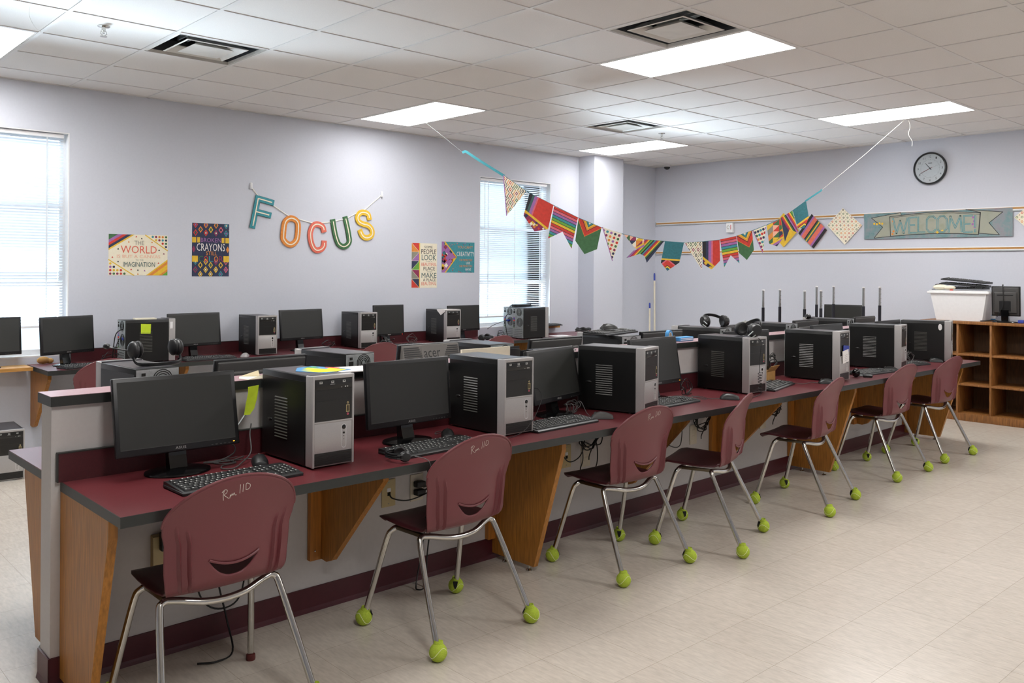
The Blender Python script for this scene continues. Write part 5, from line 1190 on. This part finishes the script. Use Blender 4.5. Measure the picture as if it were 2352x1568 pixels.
for k, (kind, P) in enumerate(PEN):
    x0, z0 = P[0]; q = [(x - x0, z - z0) for x, z in P]
    c = Card(q if area(q) > 0 else q[::-1], {'lattice': CRM, 'dots': CRM, 'chevron_g': GRN, 'teal': TEA, 'patch': GRY, 'serape_a': RED, 'serape_b': RED, 'stripes_h': RED, 'stripes_v': NAV, 'swallow_dark': NAV}[kind], .0008)
    e = Vector(q[1]) ; L_ = e.length; e.normalize(); n = Vector((e.y, -e.x))        # along the string / down
    A2 = lambda u, v: (e.x * u * L_ + n.x * v, e.y * u * L_ + n.y * v)
    if kind == 'lattice':
        for i in range(-1, 6):
            for j in range(0, 8):
                x, z = A2(.08 + i * .27 + (.135 if j % 2 else 0), .02 + j * .052); m = rd.choice([BLK, BLK, MAG, ORA, GRN])
                c.dia(x, z, .032, .052, m, 1); c.dia(x, z, .025, .042, CRM, 2); c.dia(x, z, .013, .02, rd.choice([BLK, RED, GRN, MAG]), 3); c.dia(x, z, .006, .01, CRM, 4)
        if k == 0: c.line([q[0], q[2]], .008, PUR, 5)
    elif kind == 'dots':
        for i in range(-1, 6):
            for j in range(9): x, z = A2(.1 + i * .2, .025 + j * .036); c.dot(x, z, .0125, rd.choice([GRN, NAV, RED, AQU, MAG, PUR, ORA, LIM]), 2)
        c.line([q[0], q[2]], .007, PUR, 3)
    elif kind in ('serape_a', 'serape_b'):
        ang = -.35 if kind == 'serape_a' else 0
        c.stripes(ang, [(-.2, BLK), (.035, DTE if kind[-1] == 'a' else NAV), (.058, PUR), (.085, PNK), (.1, RED), (.5, RED)], 1)
        d = (-.62, -.78); n0 = .17 if kind == 'serape_a' else .155
        c.stripes(math.atan2(d[1], d[0]), [(n0 - .02 - (.03 if kind[-1] == 'b' else 0), GLD), (n0 - (.03 if kind[-1] == 'b' else 0), MAG), (.9, MAG)], 2)
        base = clip(c.o, -d[0], -d[1], -(n0 - (.03 if kind[-1] == 'b' else 0)))
        if len(base) > 2:
            for i in range(26):
                x = rd.uniform(min(p[0] for p in base), max(p[0] for p in base)); z = rd.uniform(min(p[1] for p in base), max(p[1] for p in base)); a = rd.uniform(.012, .022)
                c.poly(clipc([(x + a, z), (x, z + a), (x - a, z), (x, z - a)], base) if len(base) > 2 else [], rd.choice([ORA, NAV, CRM, RED, GLD, BLK]), 3 + i % 3, False)
    elif kind in ('stripes_h', 'stripes_v', 'swallow_dark'):
        ang = {'stripes_h': math.atan2(n.y, n.x), 'stripes_v': math.atan2(e.y, e.x), 'swallow_dark': -.75}[kind]
        cols = [RED, BLK, PNK, BLK, PUR, BLK, AQU, BLK, LIM, BLK, GLD, BLK, RED, BLK, PNK, BLK, PUR, BLK, AQU, BLK, LIM, BLK] if kind == 'stripes_h' else [MAG, RED, GLD, GRN, BLK, PUR, MAG, RED, GLD, GRN, LIM, BLK, AQU, MAG, RED, GLD, GRN, BLK] * 2
        s0 = 0 if kind != 'swallow_dark' else -.25; st = []; d = s0
        for i, m in enumerate(cols): st.append((d, m)); d += (.0045 if m == BLK else .021) if kind == 'stripes_h' else .011
        st.append((d, None)); c.stripes(ang, st, 1)
    elif kind == 'chevron_g':
        for r, m in ((.135, ORA), (.128, RED), (.085, BLK), (.078, ORA), (.062, GLD), (.045, DTE), (.036, AQU), (.018, CRM)):
            c.poly([A2(.5 - r / L_ * 1.02, -.01), A2(.5 + r / L_ * 1.02, -.01), A2(.5, r * 1.05)], m, 2 + int((.14 - r) * 100), True)
    elif kind == 'teal':
        low = min(p[1] for p in q); ap = min(q, key=lambda p: p[1])
        c.stripes(math.atan2(n.y, n.x), [(.16 if k < 10 else .13, GLD), (.175 if k < 10 else .145, BLK), (.6, BLK)], 1)
        base = clip(c.o, -n.x, -n.y, -(.175 if k < 10 else .145))
        up = lambda h, w: [(ap[0], ap[1] + h), (ap[0] - w, ap[1] + h - w * .8), (ap[0] - w, ap[1] - .1), (ap[0] + w, ap[1] - .1), (ap[0] + w, ap[1] + h - w * .8)]
        for h, m in ((.115, PNK), (.10, RED), (.055, BLK), (.048, GLD), (.034, TEA), (.022, AQU)): 
            pp = up(h, .14); pp = clipc(pp[:1] + pp[1:], c.o) if area(c.o) else pp
            pp = clip(pp, -n.x, -n.y, -(.176 if k < 10 else .146)) if len(pp) > 2 else []
            if len(pp) > 2: c.poly(pp, m, 2 + int((.12 - h) * 60), False)
    elif kind == 'patch':
        cx, cz = min(p[0] for p in q), max(p[1] for p in q); s_ = .058
        for i in range(7):
            for j in range(6):
                x, z = cx + i * s_, cz - j * s_
                for tri in ([(x, z), (x + s_, z), (x, z - s_)], [(x + s_, z), (x + s_, z - s_), (x, z - s_)]):
                    pp = tri
                    for hh in [0]: pp = clipc(tri, c.o)
                    if len(pp) > 2: c.poly(pp, rd.choice([GRY, CRM, ORA, RED, MAG, GRN, GLD, CRM, NAV, PEA]), 1, False)
        bt = q[len(q) // 2:]; 
        c.stripes(math.atan2(-.8, .5), [(.165, GLD), (.18, PUR), (.2, NAV), (.5, NAV)], 2)
    o = c.mb.build('pennant', PR, t, (x0, -.0012 * (k % 3), z0))
def ribbon(P, w, nm, m):
    b = MB()
    for q in ribbon2(P, w): b.prism([(v.x, v.y) for v in (q if area([(a.x, a.y) for a in q]) > 0 else q[::-1])], 'y', -.0006, .0006)
    b.build(nm, m, t)
ribbon([(.268, 2.571), (.295, 2.581), (.31, 2.575), (.40, 2.515), (.53, 2.434), (.668, 2.35)], .024, 'ribbon', M_aqua)
ribbon([(3.50, 2.126), (3.56, 2.168), (3.645, 2.225), (3.655, 2.24)], .016, 'ribbon', M_aqua)
top = [(.66, 2.357), (.879, 2.207), (.908, 2.191), (1.135, 2.076), (1.367, 1.96), (1.59, 1.868), (1.783, 1.811), (2.0, 1.757), (2.18, 1.742), (2.367, 1.73), (2.536, 1.74), (2.701, 1.758), (2.857, 1.794), (3.004, 1.847), (3.138, 1.9), (3.272, 1.962), (3.384, 2.039), (3.508, 2.131)]
MB().tube([(x, .002, z) for x, z in top], .003, 5).build('cord', M_teal, t)
MB().tube([(-.13, .0, CE - .006), (.11, .0, 2.702), (.268, 0, 2.573)], .0006, 5).build('hanging_string', M_galv, t)
MB().tube([(3.655, 0, 2.235), (4.047, 0, 2.563), (4.415, 0, CE - .006)], .0011, 5).build('hanging_string', M_pale, t)
cord('thin white thread dangling from the ceiling near the clock', [(8.20, 3.46, CE - .006), (8.21, 3.45, CE - .07), (8.2, 3.46, CE - .14), (8.23, 3.44, CE - .2), (8.23, 3.44, CE - .25)], .001, M_pale, None, 6, 'hanging_thread', 'thread')
cord('curved white thread dangling from the ceiling at the upper left', [(1.26, 5.31, CE - .006), (1.25, 5.29, CE - .06), (1.27, 5.27, CE - .12), (1.30, 5.25, CE - .155)], .0009, M_pale, None, 6, 'hanging_thread', 'thread')

# ------------------------------------------------------------------ cubby bookcase and what stands on it
t = thing('bookcase', 'worn wooden cubby bookcase against the clock wall', 'bookcase', (9.10, 0, 0))
BY0, BY1, BD, BH = 1.80, 3.70, .43, .985
ys = [BY0 + .0 + i * .3035 for i in range(1, 7)]; ys = [3.345 - .3055 * i for i in range(-1, 6)]
MB().box(-.008, BD, BY0 - .01, BY1 + .01, BH - .028, BH, 0, .004).build('top_board', M_wood, t)
MB().box(.0, BD, BY0 + .001, BY1 - .001, 0, .075, 0, .003).build('plinth', M_wood, t)
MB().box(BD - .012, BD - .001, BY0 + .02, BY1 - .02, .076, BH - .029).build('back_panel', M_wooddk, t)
for y in (BY0, BY1 - .02): MB().box(.0, BD - .0125, y, y + .02, .076, BH - .029).build('side_panel', M_wood, t)
for y in ys:
    if BY0 + .05 < y < BY1 - .05: MB().box(.0, BD - .0125, y - .0095, y + .0095, .076, BH - .029, 0, .002).build('divider', M_wood, t)
for z in (.358, .655): MB().box(.002, BD - .0125, BY0 + .0205, BY1 - .0205, z - .01, z + .01, 0, .002).build('shelf', M_wood, t)
t = thing('storage_bin', 'white plastic bin with a lid rim on the bookcase, keyboards piled on it', 'bin', (9.30, 3.365, BH + .001), R_(2))
b = MB(); z1 = .30
V = [(-.125, -.215, 0), (.125, -.215, 0), (.125, .215, 0), (-.125, .215, 0), (-.16, -.262, z1 - .03), (.16, -.262, z1 - .03), (.16, .262, z1 - .03), (-.16, .262, z1 - .03)]
b.add(V, [(0, 3, 2, 1), (0, 1, 5, 4), (1, 2, 6, 5), (2, 3, 7, 6), (3, 0, 4, 7)])
b.build('tub', M_white, t); MB().box(-.178, .178, -.29, .29, z1 - .03, z1 - .008, 0, .006).box(-.165, .165, -.275, .275, z1 - .008, z1 + .001, 0, .003).build('lid', M_white, t)
zb = BH + .001 + z1 + .002
for i, (x, y, z, a, tx, l) in enumerate([(9.29, 3.36, zb + .012, 84, .0, 'lowest keyboard of the pile on the white bin'), (9.30, 3.35, zb + .046, 88, .06, 'middle keyboard of the pile on the white bin'), (9.31, 3.34, zb + .086, 86, .09, 'topmost keyboard of the pile on the white bin')]):
    o = dup(KB, l, (x, y, z), R_(a)); o.rotation_euler = (0, 0, R_(a + 180)); o.rotation_euler[1] = tx; o['group'] = 'keyboards piled on the bin'
b = MB(); b.ball((0, 0, .03), (.06, .07, .028), 0, 10, 6).ball((.0, -.09, .025), (.05, .06, .022), 0, 10, 6); tag(b.build('plastic_bag', M_cream, None, (9.2, 3.55, zb)), 'crumpled clear bag under the keyboards on the white bin', 'bag')
tag(MB().lathe([(.006, 0), (.016, .0), (.016, .01), (.006, .012)], 12).build('bottle_cap', M_red, None, (9.145, 3.42, zb - .001)), 'small red cap on the white bin under the keyboards', 'cap')
cord('black cord loop off the left end of the keyboard pile', [(9.27, 3.56, zb + .06), (9.27, 3.62, zb + .055), (9.26, 3.63, zb + .02), (9.25, 3.6, zb + .012), (9.24, 3.65, zb + .006)], .004, M_blackcord)
monitor('black monitor with its back and cables to the room, on the bookcase', (9.22, 2.945, BH + .001), PI / 2 + R_(4), .062, R_(4), .25, .29, '', 'monitor on the bookcase')
t = thing('wipes_canister', 'blue and white canister beside the bookcase monitor', 'canister', (9.487, 3.165, BH + .001))
MB().lathe([(.038, 0), (.04, .003), (.04, .15), (.036, .155)], 24, 0).build('canister', M_sky, t); MB().lathe([(.0405, .02), (.0405, .05)], 24, 0).lathe([(.0405, .118), (.0405, .14)], 24, 0).build('label_band', M_white, t); MB().lathe([(.041, .155), (.041, .168), (.02, .172)], 24, 0).build('lid', M_blue, t)
cord('black cord lying on the bookcase before its monitor', [(9.18, 3.16, BH + .007), (9.16, 3.1, BH + .012), (9.17, 3.05, BH + .02), (9.16, 2.98, BH + .015), (9.17, 2.9, BH + .007), (9.2, 2.84, BH + .006)], .0045, M_blackcord)
cord('black cable hanging over the back of the bookcase monitor', [(9.21, 2.965, 1.345), (9.195, 2.965, 1.352), (9.185, 2.965, 1.33), (9.18, 2.955, 1.25), (9.18, 2.96, 1.15), (9.185, 2.99, 1.08), (9.18, 3.01, 1.04)], .004, M_blackcord)
tag(MB().box(-.03, .03, -.025, .025, 0, .03, 0, .006).build('plug_block', M_blue, None, (9.2, 2.80, BH + .001)), 'small dark blue block at the right of the bookcase top', 'plug')

# ------------------------------------------------------------------ stacked student desks, far monitor, broom handles
def student_desk(name, label, loc, rz, up, w, d, hleg=.62, group='student desks near the clock wall'):
    """up=False: stands on its feet; up=True: lies on its top with the legs in the air"""
    t = thing(name, label, 'desk', loc, rz, group)
    b = MB(); ov = .05
    if up: b.box(-w / 2 - ov, w / 2 + ov, -d / 2 - ov, d / 2 + ov, 0, .022, 0, .004)
    else: b.box(-w / 2 - ov, w / 2 + ov, -d / 2 - ov, d / 2 + ov, .69, .712, 0, .004)
    b.build('desk_top', M_oak, t)
    for sx in (-1, 1):
        for sy in (-1, 1):
            x, y = sx * w / 2, sy * d / 2; z0, z1 = (.0225, .0225 + hleg) if up else (0, .6895)
            zm = z0 + (z1 - z0) * .66 if up else z1 * .4
            lo, hi = (M_blackcord, M_chrome)
            o = MB().tube([(x, y, z0), (x, y, zm)] if up else [(x, y, zm), (x, y, z1)], .0155, 12).build('leg', M_navyleg, t)
            b = MB().tube([(x, y, zm), (x, y, z1 - .012)] if up else [(x, y, .012), (x, y, zm)], .0128, 12)
            if sx > 0:
                for i in range(4): b.ball((x, y - .0115, zm + .03 + .045 * i if up else .06 + .05 * i), .004, 1, 8, 6)
            o2 = b.build('leg_insert', [M_chrome, M_dark], o)
            MB().lathe([(.012, 0), (.014, .004), (.012, .012)], 12, 0, Matrix.Translation((x, y, z1 - .012 if up else 0))).build('foot_glide', M_white if up else M_glide, o2)
    return t
M_navyleg = mat('dark_navy_leg', '#14151f', .4)
for i, (x, y, w, d, top) in enumerate([(8.075, 4.57, .325, .46, 1.28), (8.785, 4.325, .37, .51, 1.315)]):
    student_desk('student_desk', ['standing desk under the upturned desk, left, mostly hidden', 'standing desk under the upturned desk, right, mostly hidden'][i], (x, y, 0), 0, False, w + .06, d + .04)
    student_desk('upturned_desk', ['upturned desk whose four legs stick up at the left, slightly shorter', 'upturned desk whose four legs stick up before the small far monitor'][i], (x, y, .713), 0, True, w, d, top - .713 - .0225, 'upturned student desks')
student_desk('student_desk', 'standing desk carrying the small far monitor', (9.305, 4.60, 0), PI / 2, False, .42, .33)
monitor('small far monitor facing the room behind the upturned desk legs', (9.2, 4.57, .713), -PI / 2 + R_(10), 1.105 - .713 - .29, R_(2), .43, .29, '', 'monitor on a student desk')
for i, (a, c_, l) in enumerate([((9.44, 7.40, 1.435), (9.36, 7.32, .0), 'taller cream broom handle with a dark blue tip, leaning in the corner'), ((9.38, 7.43, 1.03), (9.30, 7.36, .0), 'shorter cream broom handle with a blue tip, leaning in the corner')]):
    A_, C_ = Vector(a), Vector(c_); t = thing('broom', l, 'broom', c_, 0, 'broom handles in the corner'); D_ = A_ - C_
    MB().tube([Vector((0, 0, .001)), D_ * .93], .0115, 12).build('handle', M_cream, t); MB().tube([D_ * .93, D_ * .985, D_], [.0125, .0125, .009], 12).build('tip', M_blue, t)

# ------------------------------------------------------------------ camera and light
cd = bpy.data.cameras.new('camera'); cam = bpy.data.objects.new('camera', cd); COL.objects.link(cam)
yaw, rol = 0.82804421, -0.00714262
Fv = Vector((math.cos(yaw), math.sin(yaw), 0)); Rv = Vector((math.sin(yaw), -math.cos(yaw), 0)); Uv = Vector((0, 0, 1))
cx = Rv * math.cos(rol) - Uv * math.sin(rol); cy = Rv * math.sin(rol) + Uv * math.cos(rol); cz = -Fv
Mc = Matrix((cx, cy, cz)).transposed().to_4x4(); Mc.translation = (0, 0, HC); cam.matrix_world = Mc
cd.sensor_width = 36; cd.lens = 1987.2 / 2352 * 36; cd.shift_y = -(784 - 622.46) / 2352
cd.clip_start = .05; cd.clip_end = 60
cd.dof.use_dof = False
sc.camera = cam

w = bpy.data.worlds.new('sky'); sc.world = w; w.use_nodes = True
bg = w.node_tree.nodes['Background']; bg.inputs['Color'].default_value = (.70, .88, 1, 1); bg.inputs['Strength'].default_value = 1.45
for i, (xa, xb, zb) in enumerate((W2, W1)):
    for nm, en, dy, z, tilt in (('skylight', 150, 1.6, 3.6, .75), ('ground_bounce_fill', 2400, .62, .15, -1.2)):  # the low lamp is added outside, aimed up for a glow on the ceiling
        ld = bpy.data.lights.new(nm, 'AREA'); ld.shape = 'RECTANGLE'; ld.size = xb - xa + .6; ld.size_y = 1.6
        ld.energy = en; ld.color = (.78, .90, 1)
        lo = bpy.data.objects.new(nm, ld); COL.objects.link(lo); lo.location = ((xa + xb) / 2, Y1 + dy, z); lo.rotation_euler = (-PI / 2 + tilt, 0, 0)
for u, v in ((-6, 0), (0, -5), (5, -5), (-6, -5)):
    ld = bpy.data.lights.new('room_light', 'AREA'); ld.shape = 'RECTANGLE'; ld.size = .57; ld.size_y = 1.17; ld.energy = 39; ld.color = (.985, .965, .94)
    lo = bpy.data.objects.new('room_light', ld); COL.objects.link(lo); lo.location = (TX(u + .5), TY(v + 1), CE - .012)
sc.view_settings.view_transform = 'Standard'; sc.view_settings.look = 'None'; sc.view_settings.exposure = .27; sc.view_settings.gamma = 1.03
sc.cycles.use_denoising = True
sc.cycles.use_adaptive_sampling = True; sc.cycles.adaptive_threshold = .035
sc.cycles.max_bounces = 7; sc.cycles.diffuse_bounces = 4; sc.cycles.glossy_bounces = 3; sc.cycles.transparent_max_bounces = 8
sc.cycles.sample_clamp_indirect = 6
